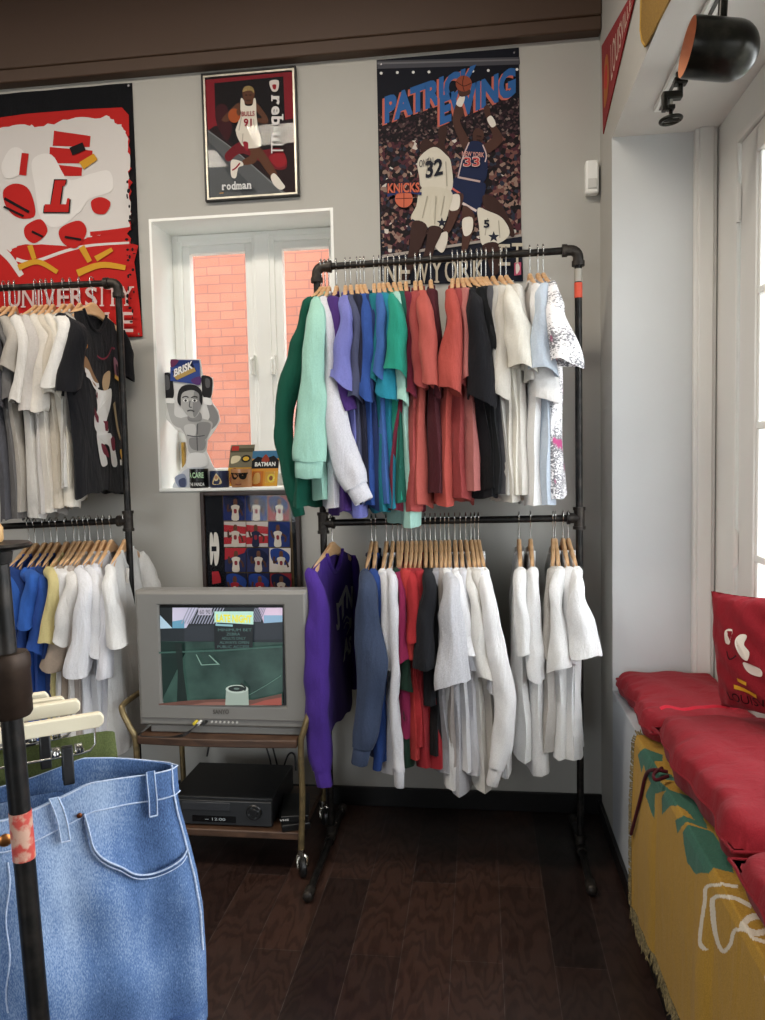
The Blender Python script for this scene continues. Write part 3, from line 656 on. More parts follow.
def soft(c):
    r, g, b = (int(c[i:i + 2], 16) for i in (1, 3, 5)); m = (r + g + b) / 3; return '#%02x%02x%02x' % tuple(int(max(0, min(255, (m + (x - m) * .86) * .95))) for x in (r, g, b))
def tee(c, c2=None, wr=.55): return fabric(soft(c), c2 and soft(c2), wr=wr, speck=420, name='cotton_jersey')
def sweat(c, c2=None, sp=420): return fabric(soft(c), c2 and soft(c2), wr=.4, speck=sp, name='sweatshirt_fleece')
GUP = 'garments on the upper rail of the middle rack'; GLO = 'garments on the lower rail of the middle rack'
GLU = 'garments on the upper rail of the left rack'; GLL = 'garments on the lower rail of the left rack'
RN = {'mu': "middle rack's upper rail", 'ml': "middle rack's lower rail", 'lu': "left rack's upper rail", 'll': "left rack's lower rail"}
def put(rail, hx, sh, sl, hem, kind, col, desc, col2=None, **k):
    mat = tee(col, col2) if kind == 'tee' else sweat(col, col2)
    if isinstance(col2, int): pass
    nm = 'tshirt' if kind == 'tee' else 'sweatshirt'
    return garment(rail, hx, sh, sl, hem, kind, mat, nm, desc + ' on the ' + RN[rail], {'mu': GUP, 'ml': GLO, 'lu': GLU, 'll': GLL}[rail], hanger_label='wooden hanger of the ' + desc + ', ' + RN[rail], **k)

# ---- upper rail, middle rack (left to right)
put('mu', 321, (316, 294), [(306, 320, 15), (296, 360, 22), (284, 425, 22), (287, 465, 18), (295, 500, 15)], (300, 505), 'sweat', '#0d5845', 'dark green sweatshirt', dy=-.03)
put('mu', 324.6, (322, 299), [(317, 320, 17), (313, 365, 23), (311, 420, 28), (309, 462, 30)], (322, 500), 'sweat', '#a2dac6', 'pale mint sweatshirt', dy=.03)
put('mu', 328.4, (329, 301), [(329, 325, 11), (331, 380, 15), (338, 430, 26), (349, 470, 28), (356, 486, 22)], (336, 505), 'sweat', '#dedee6', 'ash grey sweatshirt', '#c4c4cc', dy=.01)
put('mu', 336, (338, 298), [(336, 325, 16), (340, 370, 14), (351, 410, 14)], (343, 513), 'tee', '#4a2b7c', 'dark purple shirt')
put('mu', 345, (351, 296), [(346, 318, 14), (343, 350, 19), (342, 384, 24)], (356, 515), 'tee', '#7579c9', 'periwinkle blue t-shirt', dy=.02)
put('mu', 350, (358, 301), [(357, 330, 11), (355, 370, 15), (355, 397, 16)], (362, 508), 'tee', '#4b5070', 'slate blue t-shirt', dy=.01)
put('mu', 356.5, (363, 303), [(362, 330, 8), (362, 370, 9), (362, 390, 9)], (365, 500), 'tee', '#22253a', 'ink blue t-shirt')
put('mu', 360, (369, 297), [(368, 330, 13), (366, 370, 15), (365, 400, 16)], (371, 503), 'tee', '#2c51a2', 'royal blue t-shirt', dy=.01)
put('mu', 363.7, (374, 301), [(373, 330, 7), (372, 370, 9), (371, 400, 9)], (376, 508), 'tee', '#24386f', 'navy t-shirt')
put('mu', 373.6, (379, 299), [(377, 330, 10), (375, 360, 11), (374, 382, 11)], (381, 508), 'tee', '#147584', 'deep teal t-shirt')
put('mu', 378.8, (384, 297), [(382, 325, 11), (380, 355, 13), (379, 378, 14)], (386, 504), 'tee', '#3a66b0', 'steel blue t-shirt', dy=.01)
put('mu', 382.7, (390, 299), [(389, 330, 11), (388, 370, 16), (388, 398, 22)], (391, 505), 'tee', '#1b8aa6', 'turquoise t-shirt')
put('mu', 387.3, (398, 293), [(397, 318, 15), (396, 345, 20), (394, 371, 24)], (397, 502), 'tee', '#1f9f85', 'kelly green t-shirt', dy=.025)
put('mu', 393.5, (403, 298), [(402, 330, 10), (402, 370, 12), (402, 404, 13)], (409, 523), 'tee', '#a5d8c8', 'light mint t-shirt with a long hem')
put('mu', 399.2, (406, 299), [(406, 330, 6), (406, 370, 8), (406, 390, 8)], (399, 500), 'tee', '#17604f', 'bottle green t-shirt')
put('mu', 405.5, (410, 295), [(409, 330, 10), (409, 370, 12), (410, 395, 12)], (398, 511), 'tee', '#741d33', 'maroon t-shirt')
put('mu', 415, (418, 292), [(418, 325, 12), (419, 355, 15), (421, 387, 17)], (411, 508), 'tee', '#a8423f', 'brick red t-shirt', dy=.01)
put('mu', 420, (424, 293), [(425, 318, 14), (428, 350, 18), (431, 386, 20)], (416, 505), 'tee', '#c4564c', 'coral t-shirt beside the gap in the row', dy=.03)
put('mu', 430.4, (434, 296), [(436, 330, 8), (438, 380, 8), (438, 398, 8)], (436, 492), 'tee', '#521c25', 'dark burgundy t-shirt')
put('mu', 452.5, (452, 290), [(453, 318, 16), (450, 355, 22), (449, 390, 24)], (448, 506), 'tee', '#bf4c41', 'orange red t-shirt just right of the gap', dy=.025)
put('mu', 457.4, (459, 290), [(460, 320, 10), (461, 355, 12), (461, 384, 12)], (463, 500), 'tee', '#a03c3b', 'rust red t-shirt')
put('mu', 462, (466, 290), [(467, 320, 10), (467, 345, 11), (466, 378, 11)], (474, 488), 'tee', '#ba6a63', 'salmon pink t-shirt', dy=.01)
put('mu', 465.5, (474, 287), [(475, 312, 18), (478, 350, 24), (482, 402, 30)], (487, 494), 'tee', '#17181c', 'large black t-shirt', dy=.02)
put('mu', 470.8, (483, 288), [(487, 315, 13), (491, 335, 14), (493, 353, 14)], (493, 492), 'tee', '#101114', 'second black t-shirt from the left')
put('mu', 476.7, (488, 293), [(490, 320, 9), (492, 350, 9), (493, 375, 9)], (498, 492), 'tee', '#1e1f22', 'black t-shirt nearest the grey one')
put('mu', 481, (491, 297), [(493, 325, 8), (495, 350, 8), (496, 380, 8)], (500, 494), 'tee', '#56565a', 'charcoal grey t-shirt')
put('mu', 485.6, (494, 293), [(496, 320, 10), (497, 355, 11), (496, 385, 12)], (504, 497), 'tee', '#bcb8b1', 'stone grey t-shirt')
put('mu', 492.6, (500, 291), [(502, 320, 14), (501, 360, 18), (499, 396, 24)], (508, 499), 'tee', '#d3cdc1', 'beige t-shirt', dy=.01)
put('mu', 500.3, (507, 285), [(513, 310, 22), (519, 338, 27), (522, 368, 32)], (513, 500), 'tee', '#ebe6d8', 'cream t-shirt', dy=.03)
put('mu', 505.8, (514, 292), [(522, 320, 14), (530, 350, 16), (534, 384, 18)], (521, 499), 'tee', '#ddd9cf', 'off-white t-shirt behind the cream one')
put('mu', 529.7, (534, 284), [(538, 310, 16), (543, 360, 24), (546, 400, 30)], (537, 505), 'tee', '#f0efec', 'plain white t-shirt')
put('mu', 537.8, (543, 285), [(542, 310, 12), (541, 345, 24), (542, 372, 30)], (547, 502), 'tee', '#cbd7e4', 'pale blue t-shirt', '#aebed0', dy=.045)
def news_mat():
    k = NT('newsprint_cotton'); v = k.coord((1, 1, 2.2)); n = k.n('TexVoronoi', Scale=42.0); k.l(v, n.inputs['Vector']); n2 = k.n('TexNoise', Scale=9.0, Detail=2.0); k.l(k.coord(), n2.inputs['Vector']); n3 = k.n('TexNoise', Scale=110.0, Detail=2.0); k.l(v, n3.inputs['Vector'])
    a = k.n('Math', operation='MULTIPLY'); k.l(n3.outputs[0], a.inputs[0]); k.l(n2.outputs[0], a.inputs[1])
    c = k.ramp(a.outputs[0], [(.24, lin('#efedee')), (.29, lin('#77777c'))]); p = k.ramp(n2.outputs[0], [(.62, (0, 0, 0)), (.66, (1, 1, 1))])
    mx = k.n('MixRGB'); k.l(p, mx.inputs[0]); k.l(c, mx.inputs[1]); mx.inputs[2].default_value = (*lin('#b8487e'), 1); k.l(mx.outputs[0], k.b.inputs['Base Color'])
    k.b.inputs['Roughness'].default_value = .9; n4 = k.n('TexNoise', Scale=9.0, Detail=3.0); k.l(k.coord(), n4.inputs['Vector']); k.bump(n4.outputs[0], .5, .03); return k.m
m_news = news_mat()
garment('mu', 543, (549, 287), [(555, 315, 18), (561, 340, 30), (566, 364, 36)], (553, 495), 'tee', m_news, 'tshirt', 'white t-shirt with grey and pink newsprint pattern at the right end of the upper rail', GUP, dy=.06, hanger_label='wooden hanger at the right end of the upper rail, middle rack')

# ---- lower rail, middle rack
pu = put('ml', 331.6, (324, 574), [(319, 610, 20), (316, 650, 23), (316, 705, 26), (320, 752, 23), (322, 768, 19)], (323, 738), 'sweat', '#4b2a96', 'purple sweatshirt with white lettering hanging alone', back=353, fold=.18, thin=.45)
put('ml', 371.4, (369, 558), [(367, 590, 17), (369, 640, 25), (372, 675, 29), (365, 730, 24), (362, 748, 20)], (378, 752), 'sweat', '#3d4a66', 'slate navy sweatshirt', '#33405a', dy=.03)
put('ml', 375.4, (377, 567), [(378, 600, 12), (379, 680, 13), (380, 735, 13), (379, 752, 11)], (384, 760), 'sweat', '#24438a', 'royal blue sweatshirt')
put('ml', 386, (385, 562), [(386, 590, 12), (387, 630, 15), (390, 670, 16)], (391, 772), 'tee', '#e9e9ec', 'white t-shirt between blue and ash sweatshirts')
put('ml', 392.4, (392, 548), [(393, 590, 10), (395, 640, 10), (396, 720, 11), (397, 770, 13)], (398, 745), 'sweat', '#dfdfe2', 'ash long-sleeved sweatshirt', '#c9c9ce', dy=.03)
put('ml', 397.5, (401, 568), [(403, 610, 9), (405, 650, 12), (407, 690, 16)], (407, 765), 'tee', '#1f3a2c', 'dark green t-shirt')
put('ml', 401.6, (402, 566), [(402, 600, 10), (402, 640, 12), (402, 662, 16)], (410, 735), 'tee', '#951f4c', 'magenta t-shirt', dy=.01)
put('ml', 406.5, (408, 564), [(408, 600, 9), (409, 640, 10), (409, 657, 11)], (415, 755), 'tee', '#c43431', 'orange red shirt')
put('ml', 411.3, (412, 556), [(413, 590, 11), (414, 620, 13), (415, 642, 15)], (420, 745), 'tee', '#bd2a2f', 'bright red t-shirt', dy=.015)
put('ml', 415.7, (417, 562), [(417, 600, 9), (418, 640, 9), (418, 656, 9)], (427, 768), 'tee', '#a3222a', 'crimson t-shirt')
put('ml', 420.4, (421, 561), [(421, 600, 9), (420, 630, 10), (419, 648, 11)], (434, 766), 'tee', '#b2262d', 'scarlet t-shirt beside the black ones')
put('ml', 425, (428, 559), [(428, 590, 15), (426, 630, 20), (424, 668, 25)], (433, 700), 'tee', '#202126', 'black t-shirt next to the red ones', dy=.03)
put('ml', 430, (434, 561), [(434, 600, 11), (434, 640, 12), (434, 668, 13)], (438, 752), 'tee', '#131417', 'black t-shirt next to the grey ones')
put('ml', 435, (438, 562), [(440, 600, 8), (441, 640, 9), (441, 668, 9)], (443, 768), 'tee', '#9b999c', 'mid grey t-shirt')
put('ml', 440.4, (443, 562), [(444, 600, 8), (445, 640, 9), (446, 668, 9)], (448, 766), 'tee', '#aaa099', 'taupe t-shirt')
put('ml', 444.6, (447, 561), [(448, 600, 9), (451, 650, 11), (452, 672, 12)], (453, 786), 'tee', '#e3e1dd', 'chalk white t-shirt')
put('ml', 448.6, (451, 560), [(452, 590, 15), (452, 630, 25), (452, 684, 38)], (460, 790), 'tee', '#d2d2d6', 'heather grey t-shirt with wide sleeve', '#b4b4ba', dy=.04, slant=-.4)
put('ml', 454.6, (457, 557), [(460, 590, 12), (465, 630, 16), (469, 656, 18)], (470, 766), 'tee', '#efeff1', 'bright white t-shirt', dy=.01)
put('ml', 460, (463, 559), [(467, 600, 10), (472, 645, 13), (475, 667, 13)], (477, 776), 'tee', '#d9d9de', 'cool white t-shirt')
put('ml', 465.5, (470, 561), [(475, 600, 12), (480, 645, 18), (484, 678, 20)], (484, 788), 'tee', '#ece9e2', 'ivory t-shirt', dy=.01)
put('ml', 470.8, (475, 564), [(480, 600, 9), (486, 650, 10), (489, 680, 11)], (490, 778), 'tee', '#d6d0c6', 'oatmeal t-shirt')
put('ml', 474.5, (479, 563), [(485, 600, 9), (491, 650, 10), (494, 690, 11)], (502, 778), 'tee', '#e6e6e9', 'white t-shirt beside the long-sleeved one')
put('ml', 478.3, (484, 560), [(489, 600, 15), (497, 650, 19), (506, 705, 22), (501, 742, 20), (495, 768, 18)], (508, 776), 'sweat', '#f1f0ee', 'white long-sleeved shirt with bent sleeve', dy=.03)
put('ml', 518.9, (519, 554), [(520, 590, 13), (523, 625, 17), (526, 652, 20)], (523, 756), 'tee', '#eeeeec', 'white t-shirt left of the pair in the gap')
put('ml', 530.4, (531, 563), [(532, 600, 13), (534, 640, 17), (536, 680, 20)], (539, 772), 'tee', '#f0efee', 'white t-shirt right of the pair in the gap')
put('ml', 553, (551, 562), [(548, 600, 8), (546, 640, 8), (546, 660, 9)], (546, 745), 'tee', '#b9b3aa', 'pale taupe t-shirt behind the last white ones')
put('ml', 555.3, (557, 566), [(557, 600, 14), (558, 635, 20), (560, 668, 26)], (560, 758), 'tee', '#ebebe9', 'first white t-shirt of the last three', dy=.02)
put('ml', 563, (566, 560), [(567, 600, 12), (569, 640, 14), (570, 664, 15)], (568, 758), 'tee', '#f2f2f1', 'middle white t-shirt of the last three')
put('ml', 568.2, (574, 560), [(578, 595, 15), (582, 625, 25), (584, 655, 32)], (576, 762), 'tee', '#eeeeed', 'last white t-shirt by the rack post', dy=.03)

# ---- upper rail, left rack
put('lu', 2.5, (-6, 318), [(-6, 340, 17), (-5, 375, 17), (-6, 403, 20)], (8, 520), 'tee', '#55565c', 'dark grey t-shirt at the picture edge')
put('lu', 8, (8, 318), [(8, 345, 10), (9, 380, 12), (9, 400, 14)], (17, 518), 'tee', '#6e6c6b', 'pewter grey t-shirt')
put('lu', 13, (20, 320), [(16, 338, 15), (12, 355, 19), (9, 370, 22)], (25, 512), 'tee', '#b7afa5', 'greige t-shirt', dy=.02)
put('lu', 34, (31, 317), [(26, 345, 15), (21, 380, 17), (17, 402, 20)], (36, 515), 'tee', '#e3dfd7', 'off-white t-shirt with low sleeve', dy=.01)
put('lu', 40, (40, 316), [(36, 345, 15), (32, 385, 18), (29, 412, 20)], (44, 516), 'tee', '#c9c3bd', 'light stone t-shirt', dy=.01)
put('lu', 45, (48, 314), [(46, 345, 15), (42, 385, 18), (38, 412, 20)], (53, 512), 'tee', '#e0d8cc', 'ecru t-shirt', dy=.01)
put('lu', 51, (55, 312), [(53, 335, 14), (50, 365, 15), (47, 390, 17)], (59, 509), 'tee', '#d6cbb9', 'sand t-shirt', dy=.01)
put('lu', 62, (62, 311), [(60, 340, 13), (55, 370, 16), (51, 394, 18)], (67, 505), 'tee', '#ece4d4', 'cream white t-shirt', dy=.01)
put('lu', 69, (71, 310), [(66, 330, 18), (58, 362, 22), (53, 386, 26)], (66, 490), 'tee', '#ebe8e2', 'white t-shirt beside the black printed one', dy=.03, thin=.6, fold=.6)
put('lu', 78, (80, 312), [(77, 335, 8), (72, 355, 8), (69, 372, 8)], (68, 484), 'tee', '#b9b2a6', 'dull beige t-shirt', thin=.55, fold=.5)
bk_t = put('lu', 91, (84, 311), [(78, 335, 20), (71, 365, 26), (68, 392, 30)], (79, 496), 'tee', '#16171b', 'black t-shirt with basketball player print', back=121, fold=.3, thin=.4, dy=.02)
# ---- lower rail, left rack
def ll(hx, sh, sl, hem, col, desc, **k): return put('ll', hx, sh, sl, hem, 'tee', col, desc, **k)
ll(28, (17, 564), [(17, 590, 14), (15, 610, 15), (13, 628, 17)], (20, 735), '#2b60c0', 'bright blue t-shirt by the iron post')
ll(34, (26, 564), [(25, 600, 10), (24, 630, 12), (23, 648, 13)], (28, 738), '#1c3c80', 'navy t-shirt between two bright blue ones')
ll(43, (38, 557), [(33, 580, 15), (28, 605, 17), (25, 628, 20)], (34, 740), '#2a5fbf', 'cobalt blue t-shirt', dy=.02)
ll(50, (45, 558), [(43, 590, 15), (39, 625, 17), (35, 652, 20)], (43, 742), '#2450a8', 'mid blue t-shirt', dy=.01)
ll(56, (53, 561), [(50, 600, 10), (49, 635, 12), (47, 660, 13)], (53, 745), '#1a3570', 'navy t-shirt beside the yellow one')
ll(65, (61, 556), [(56, 580, 13), (51, 612, 15), (47, 642, 18)], (58, 742), '#dccb86', 'pale yellow t-shirt', dy=.02)
ll(73, (69, 557), [(64, 580, 13), (61, 605, 13), (60, 625, 13)], (66, 735), '#e9e6e4', 'white t-shirt behind the tan one')
ll(78, (74, 561), [(67, 600, 16), (60, 645, 22), (54, 670, 26)], (64, 725), '#a4927f', 'tan t-shirt')
ll(84, (80, 558), [(74, 585, 15), (66, 615, 18), (60, 643, 20)], (74, 735), '#eae6e0', 'warm white t-shirt', dy=.03)
ll(89, (84, 560), [(79, 600, 12), (75, 640, 14), (73, 660, 15)], (80, 738), '#b8aba0', 'mushroom t-shirt')
ll(97, (93, 557), [(88, 590, 20), (82, 635, 28), (78, 676, 34)], (88, 748), '#eeeef2', 'large white t-shirt with wide sleeve', dy=.03)
ll(103, (101, 556), [(98, 590, 14), (97, 630, 16), (95, 656, 18)], (100, 752), '#ebebee', 'crisp white t-shirt', dy=.02)
ll(110, (107, 562), [(106, 600, 13), (105, 645, 17), (103, 678, 20)], (108, 752), '#e4e4ea', 'bluish white t-shirt', dy=.02)
q = [at(141, 565, y=3.17), at(150, 585, y=3.17), at(152, 590, y=3.17)]
wt = ll(124, (110, 568), [(111, 590, 18), (115, 622, 22), (118, 646, 26)], (112, 752), '#efedea', 'white t-shirt with open neck nearest the rack post', dy=.03, back=140, rear_sleeve=[at(146, 570, y=3.2), at(151, 592, y=3.2)])
# extra hangers among them
for px, d in ((118, 'between the last white shirts'), (61, 'left of the yellow shirt'), (15, 'furthest left beside the iron post'), (87, 'near the mushroom shirt')):
    pass
# ---- lettering on the purple sweatshirt, print on the black tee, paper tag
def body_map(g, u0, u1, v0, v1): return lambda a, b, k=0: g.surf(u0 + (u1 - u0) * a, v1 + (v0 - v1) * b, 1, .0015 + k)
A = Art(body_map(pu, .30, -.97, .2, .64), .0004)
A.text('JTN', .10, .56, .84, .98, '#d9d4cc', rise=0, bold=.05); A.text('AS', .34, .0, .84, .26, '#d9d4cc', bold=.05)
A.poly(stroke([(.40, .58), (.72, .50)], .03), '#b9b4ad'); A.poly(stroke([(.40, .48), (.72, .44)], .02), '#b9b4ad'); A.poly(stroke([(.52, .28), (.74, .42)], .03), '#b9b4ad'); A.poly(blob([(.66, .5), (.78, .52), (.8, .4), (.68, .38)]), '#b9b4ad')
A.build('lettering', pu.t, 'white lettering')
A = Art(body_map(bk_t, .62, -.95, .08, .97), .0004)
W_, M_, G_ = '#d6d3cf', '#6a1f30', '#b58a3e'
def kt(pts): return [((x - 95) / 195, 1 - (y - 130) / 790) for x, y in pts]
A.poly(blob(kt([(98, 195), (118, 180), (132, 200), (128, 240), (112, 262), (100, 250)])), '#b4732c')
A.poly(blob(kt([(105, 270), (130, 300), (165, 350), (150, 395), (115, 375)])), '#8a6a4c'); A.poly(stroke(kt([(110, 345), (140, 372), (165, 360)]), .03), W_); A.poly(stroke(kt([(112, 370), (140, 392), (160, 385)]), .022), W_)
A.poly(blob(kt([(185, 300), (200, 295), (212, 320), (210, 370), (196, 400), (182, 380), (178, 340)])), '#b69a78')
A.poly(blob(kt([(150, 400), (180, 385), (215, 410), (215, 480), (190, 560), (195, 620), (130, 640), (125, 580), (150, 500)])), W_)
A.poly(stroke(kt([(150, 420), (170, 450), (200, 445)]), .05), M_); A.poly(stroke(kt([(185, 420), (195, 470), (180, 530)]), .035), M_); A.poly(stroke(kt([(130, 545), (160, 580), (195, 585)]), .07), M_)
A.poly(blob(kt([(130, 640), (195, 625), (215, 660), (235, 790), (205, 800), (195, 700), (165, 700), (180, 800), (140, 800)])), W_)
A.poly(blob(kt([(150, 690), (175, 700), (190, 760), (160, 740)])), M_); A.poly(blob(kt([(205, 660), (225, 660), (225, 720), (210, 720)])), M_)
A.poly(blob(kt([(225, 255), (240, 262), (262, 330), (255, 352), (230, 340)])), '#77505a'); A.poly(blob(kt([(234, 280), (244, 300), (250, 335), (236, 330)])), '#2b1a22'); A.poly(stroke(kt([(228, 345), (246, 352), (262, 345)]), .025), G_)
A.poly(stroke(kt([(225, 480), (240, 600), (255, 660)]), [.05, .03]), '#8d7a5c'); A.poly(blob(kt([(250, 720), (275, 715), (288, 750), (260, 770)])), G_)
for x in (262, 280, 250): A.poly(stroke(kt([(x, 770), (x, 800)]), .04), W_)
A.poly(stroke(kt([(160, 200), (200, 215), (230, 205)]), .012), M_)
A.build('print', bk_t.t, 'white and maroon player print')
p = wt.surf(.35, .12, 1, .012); d = MB(); d.obox(p, Vector((.012, -.012, 0)), Vector((.0004, .0004, 0)), Vector((.002, 0, .03))); d.build('price_tag', flat('#ece9e4', .7, name='paper'), wt.t)
# ================================================================== wall pictures
def wallmap(y): return lambda px, py, k=0: at(px, py, y=y) + Vector((0, -k, 0))
SER = {'U': [(.12, 1), (.88, 1)], 'N': [(.1, 1), (.1, 0), (.9, 1)], 'I': [(.5, 1), (.5, 0)], 'V': [(.06, 1), (.94, 1)], 'E': [(.12, 0), (.12, 1)], 'R': [(.12, 0), (.12, 1), (.94, 0)], 'T': [(.5, 0)], 'Y': [(.08, 1), (.92, 1), (.5, 0)], 'L': [(.14, 1), (.14, 0)], 'W': [(.06, 1), (.94, 1)], 'K': [(.12, 0), (.12, 1), (.9, 0), (.9, 1)], 'r': [(.25, 0)], 'l': [(.5, 0)], 'n': [(.15, 0), (.85, 0)], 'd': [(.9, 0)], 'm': [(.1, 0), (.5, 0), (.9, 0)], 'u': [(.1, 1), (.9, 0)], 'b': [(.1, 1)], 'a': [(.95, 0)]}
LW = {'I': .45, 'l': .5, 'M': 1.25, 'W': 1.35, 'm': 1.3, '\u00b7': .5}
TALL = 'bdl'
def serif_text(A, txt, x0, y0, x1, y1, c, rise=0, sw=.36, sh=.07, low=False, vert=False, bold=.01):
    tot = sum(LW.get(ch, 1) for ch in txt) + .16 * (len(txt) - 1); u = 0
    def bx(a0, b0, a1, b1):
        if vert: return (x0 + (x1 - x0) * b0, y1 + (y0 - y1) * a0, x0 + (x1 - x0) * b1, y1 + (y0 - y1) * a1)
        return (x0 + (x1 - x0) * a0, y0 + (y1 - y0) * b0 + rise * a0, x0 + (x1 - x0) * a1, y0 + (y1 - y0) * b1 + rise * a1)
    for ch in txt:
        w = LW.get(ch, 1); a0, a1 = u / tot, (u + w) / tot; u += w + .16
        top = 1 if (not low or ch in TALL) else .68
        q = bx(a0, 0, a1, top)
        if ch == '\u00b7':
            q = bx(a0, .22, a1, .5); A.poly(ell((q[0] + q[2]) / 2, (q[1] + q[3]) / 2, abs(q[2] - q[0]) / 2, abs(q[3] - q[1]) / 2, 14), c); continue
        if ch in 'Il' : qq = bx(a0 + (a1 - a0) * .33, 0, a0 + (a1 - a0) * .67, top); A.poly([(qq[0], qq[1]), (qq[2], qq[1]), (qq[2], qq[3]), (qq[0], qq[3])], c)
        elif vert:
            A.text(ch, min(q[0], q[2]), max(q[1], q[3]), max(q[0], q[2]), min(q[1], q[3]), c, rot=-90, bold=bold)
        else: A.text(ch, q[0], q[1], q[2], q[3], c, bold=bold)
        for fx, fy in SER.get(ch, []):
            s2 = sw * (1 if w <= 1.1 else .7) * (2.0 if w < .6 else 1); b0 = 0 if fy == 0 else top - sh
            if ch == 'l' : pass
            qq = bx(a0 + (a1 - a0) * (fx - s2 / 2), b0, a0 + (a1 - a0) * (fx + s2 / 2), b0 + sh)
            A.poly([(qq[0], qq[1]), (qq[2], qq[1]), (qq[2], qq[3]), (qq[0], qq[3])], c)

# ---- university banner
bx0, bx1, bz0, bz1 = -2.30, -1.474, 2.095, 3.183
t = thing('wall_banner', 'black, red and white university banner hanging on the wall above the left rack', 'banner', ((bx0 + bx1) / 2, 3.279, bz0))
mb = MB(); n, k = 44, 30
def ban(x, z): return 3.2745 - .0035 * math.sin(9 * x + 2) * math.sin(2.2 * z) - .0015 * math.sin(31 * x)
for s in (0, .0025):
    vs = [Vector((bx0 + (bx1 - bx0) * i / n, ban(bx0 + (bx1 - bx0) * i / n, 0) + s, bz0 + (bz1 - bz0) * j / k)) for j in range(k + 1) for i in range(n + 1)]
    mb.add(vs, [(j * (n + 1) + i, j * (n + 1) + i + 1, (j + 1) * (n + 1) + i + 1, (j + 1) * (n + 1) + i) for j in range(k) for i in range(n)])
mb.build('cloth', fabric('#121317', '#0c0d10', wr=.3, name='black_banner_cloth'), t, smooth=80)
def bm_(x, y, k=0):
    p = at(x / 3.644, 70 + y / 3.644, y=3.27); p.y = 3.268 - k; return p
A = Art(bm_, .0003)
RED, WHT, YEL, INK = '#b3221f', '#cfcac6', '#c8932c', '#161214'
rr = random.Random(3)
def ragged(pts, amp, n=7):
    out = []
    for i, (a, b) in enumerate(pts):
        c = pts[(i + 1) % len(pts)]
        for j in range(n): out.append((a + (c[0] - a) * j / n + rr.uniform(-amp, amp), b + (c[1] - b) * j / n + rr.uniform(-amp, amp)))
    return out
A.poly([(-72, 184), (100, 160), (300, 144), (445, 137), (470, 165), (472, 240)] + [(476 + rr.uniform(-14, 8), 240 + i * 17) for i in range(24)] + [(505, 640), (490, 700), (500, 780), (512, 880), (520, 970), (300, 985), (-72, 1010)], RED)
A.poly(ragged([(-72, 260), (0, 215), (90, 195), (140, 210), (250, 180), (390, 170), (440, 200), (462, 235), (475, 330), (468, 420), (478, 520), (470, 575), (340, 605), (300, 622), (250, 640), (60, 640), (40, 660), (-40, 640), (-72, 660)], 5, 6), WHT)
A.poly(stroke([(60, 690), (120, 700), (240, 660), (330, 640), (420, 634), (500, 626)], [14, 10]), WHT) if False else None; A.poly(stroke([(60, 690), (120, 700), (240, 660), (330, 640), (472, 630)], [14, 8]), WHT); A.poly(stroke([(330, 598), (400, 590), (478, 578)], [16, 12]), RED); A.poly(stroke([(0, 650), (40, 690), (80, 750)], [30, 20]), WHT)
# plain paint patches where the emblem sits
A.poly(stroke([(196, 250), (330, 262)], [56, 40]), RED); A.poly(stroke([(182, 312), (338, 318)], [60, 46]), RED); A.poly(stroke([(190, 366), (300, 372)], [44, 30]), RED)
A.poly(blob([(120, 330), (190, 310), (250, 400), (330, 380), (400, 370), (410, 440), (330, 470), (290, 520), (210, 575), (150, 540), (130, 430)]), '#dcd8d4')
A.poly(blob([(15, 440), (60, 415), (110, 440), (130, 530), (70, 540), (25, 500)]), RED); A.poly(blob([(95, 570), (150, 545), (175, 590), (130, 632), (95, 610)]), RED); A.poly(blob([(220, 580), (290, 550), (318, 590), (280, 650), (230, 630)]), RED)
A.poly(blob([(8, 350), (40, 290), (80, 290), (105, 340), (70, 385), (25, 395)]), '#dcd8d4'); A.poly(stroke([(95, 305), (85, 385)], 26), RED); A.poly(blob([(335, 480), (370, 465), (405, 485), (385, 525), (345, 520)]), RED)
A.poly(stroke([(70, 722), (140, 700), (212, 738)], [22, 16]), YEL); A.poly(stroke([(112, 640), (128, 690)], [20, 16]), YEL); A.poly(stroke([(285, 742), (370, 712), (460, 722)], [26, 18]), YEL); A.poly(stroke([(300, 645), (330, 700)], [24, 18]), YEL); A.poly(stroke([(352, 690), (412, 655)], [22, 14]), YEL); A.poly(stroke([(300, 352), (352, 318)], [30, 26]), YEL)
A.poly(stroke([(262, 300), (310, 280)], 30), INK); A.poly(stroke([(20, 470), (110, 520)], 10), INK); A.poly(stroke([(18, 500), (90, 535)], 8), INK); A.poly(stroke([(120, 590), (160, 610)], 8), INK); A.poly(stroke([(240, 610), (300, 620)], 8), INK)
for q, c_ in (([(205, 405), (245, 405), (240, 425), (232, 425), (222, 492), (245, 492), (250, 470), (258, 470), (254, 520), (165, 520), (168, 492), (190, 492), (202, 425)], RED),):
    A.poly([(a - 4 if a < 210 else a + 4, b - 4 if b < 450 else b + 4) for a, b in q], INK); A.poly(q, c_)
serif_text(A, 'UNIVERSITY', 35, 868, 490, 798, '#cdb7b2', rise=-6, sw=.4)
serif_text(A, 'LOUISVILLE', 10, 962, 495, 890, '#cdb7b2', rise=-4, sw=.4)
for i in range(40):
    x = 482 + rr.uniform(-10, 20); y = rr.uniform(300, 950); A.poly(ell(x, y, rr.uniform(2, 7), rr.uniform(2, 9), 7), INK)
A.build('printed_artwork', t, 'red and white print with university lettering')
g = MB()
for x, z in ((bx1 - .012, bz1 - .015), (bx1 - .012, bz0 + .012)): g.cyl((x, 3.266, z), (x, 3.275, z), .005, 10)
g.build('grommets', m_silv, t)

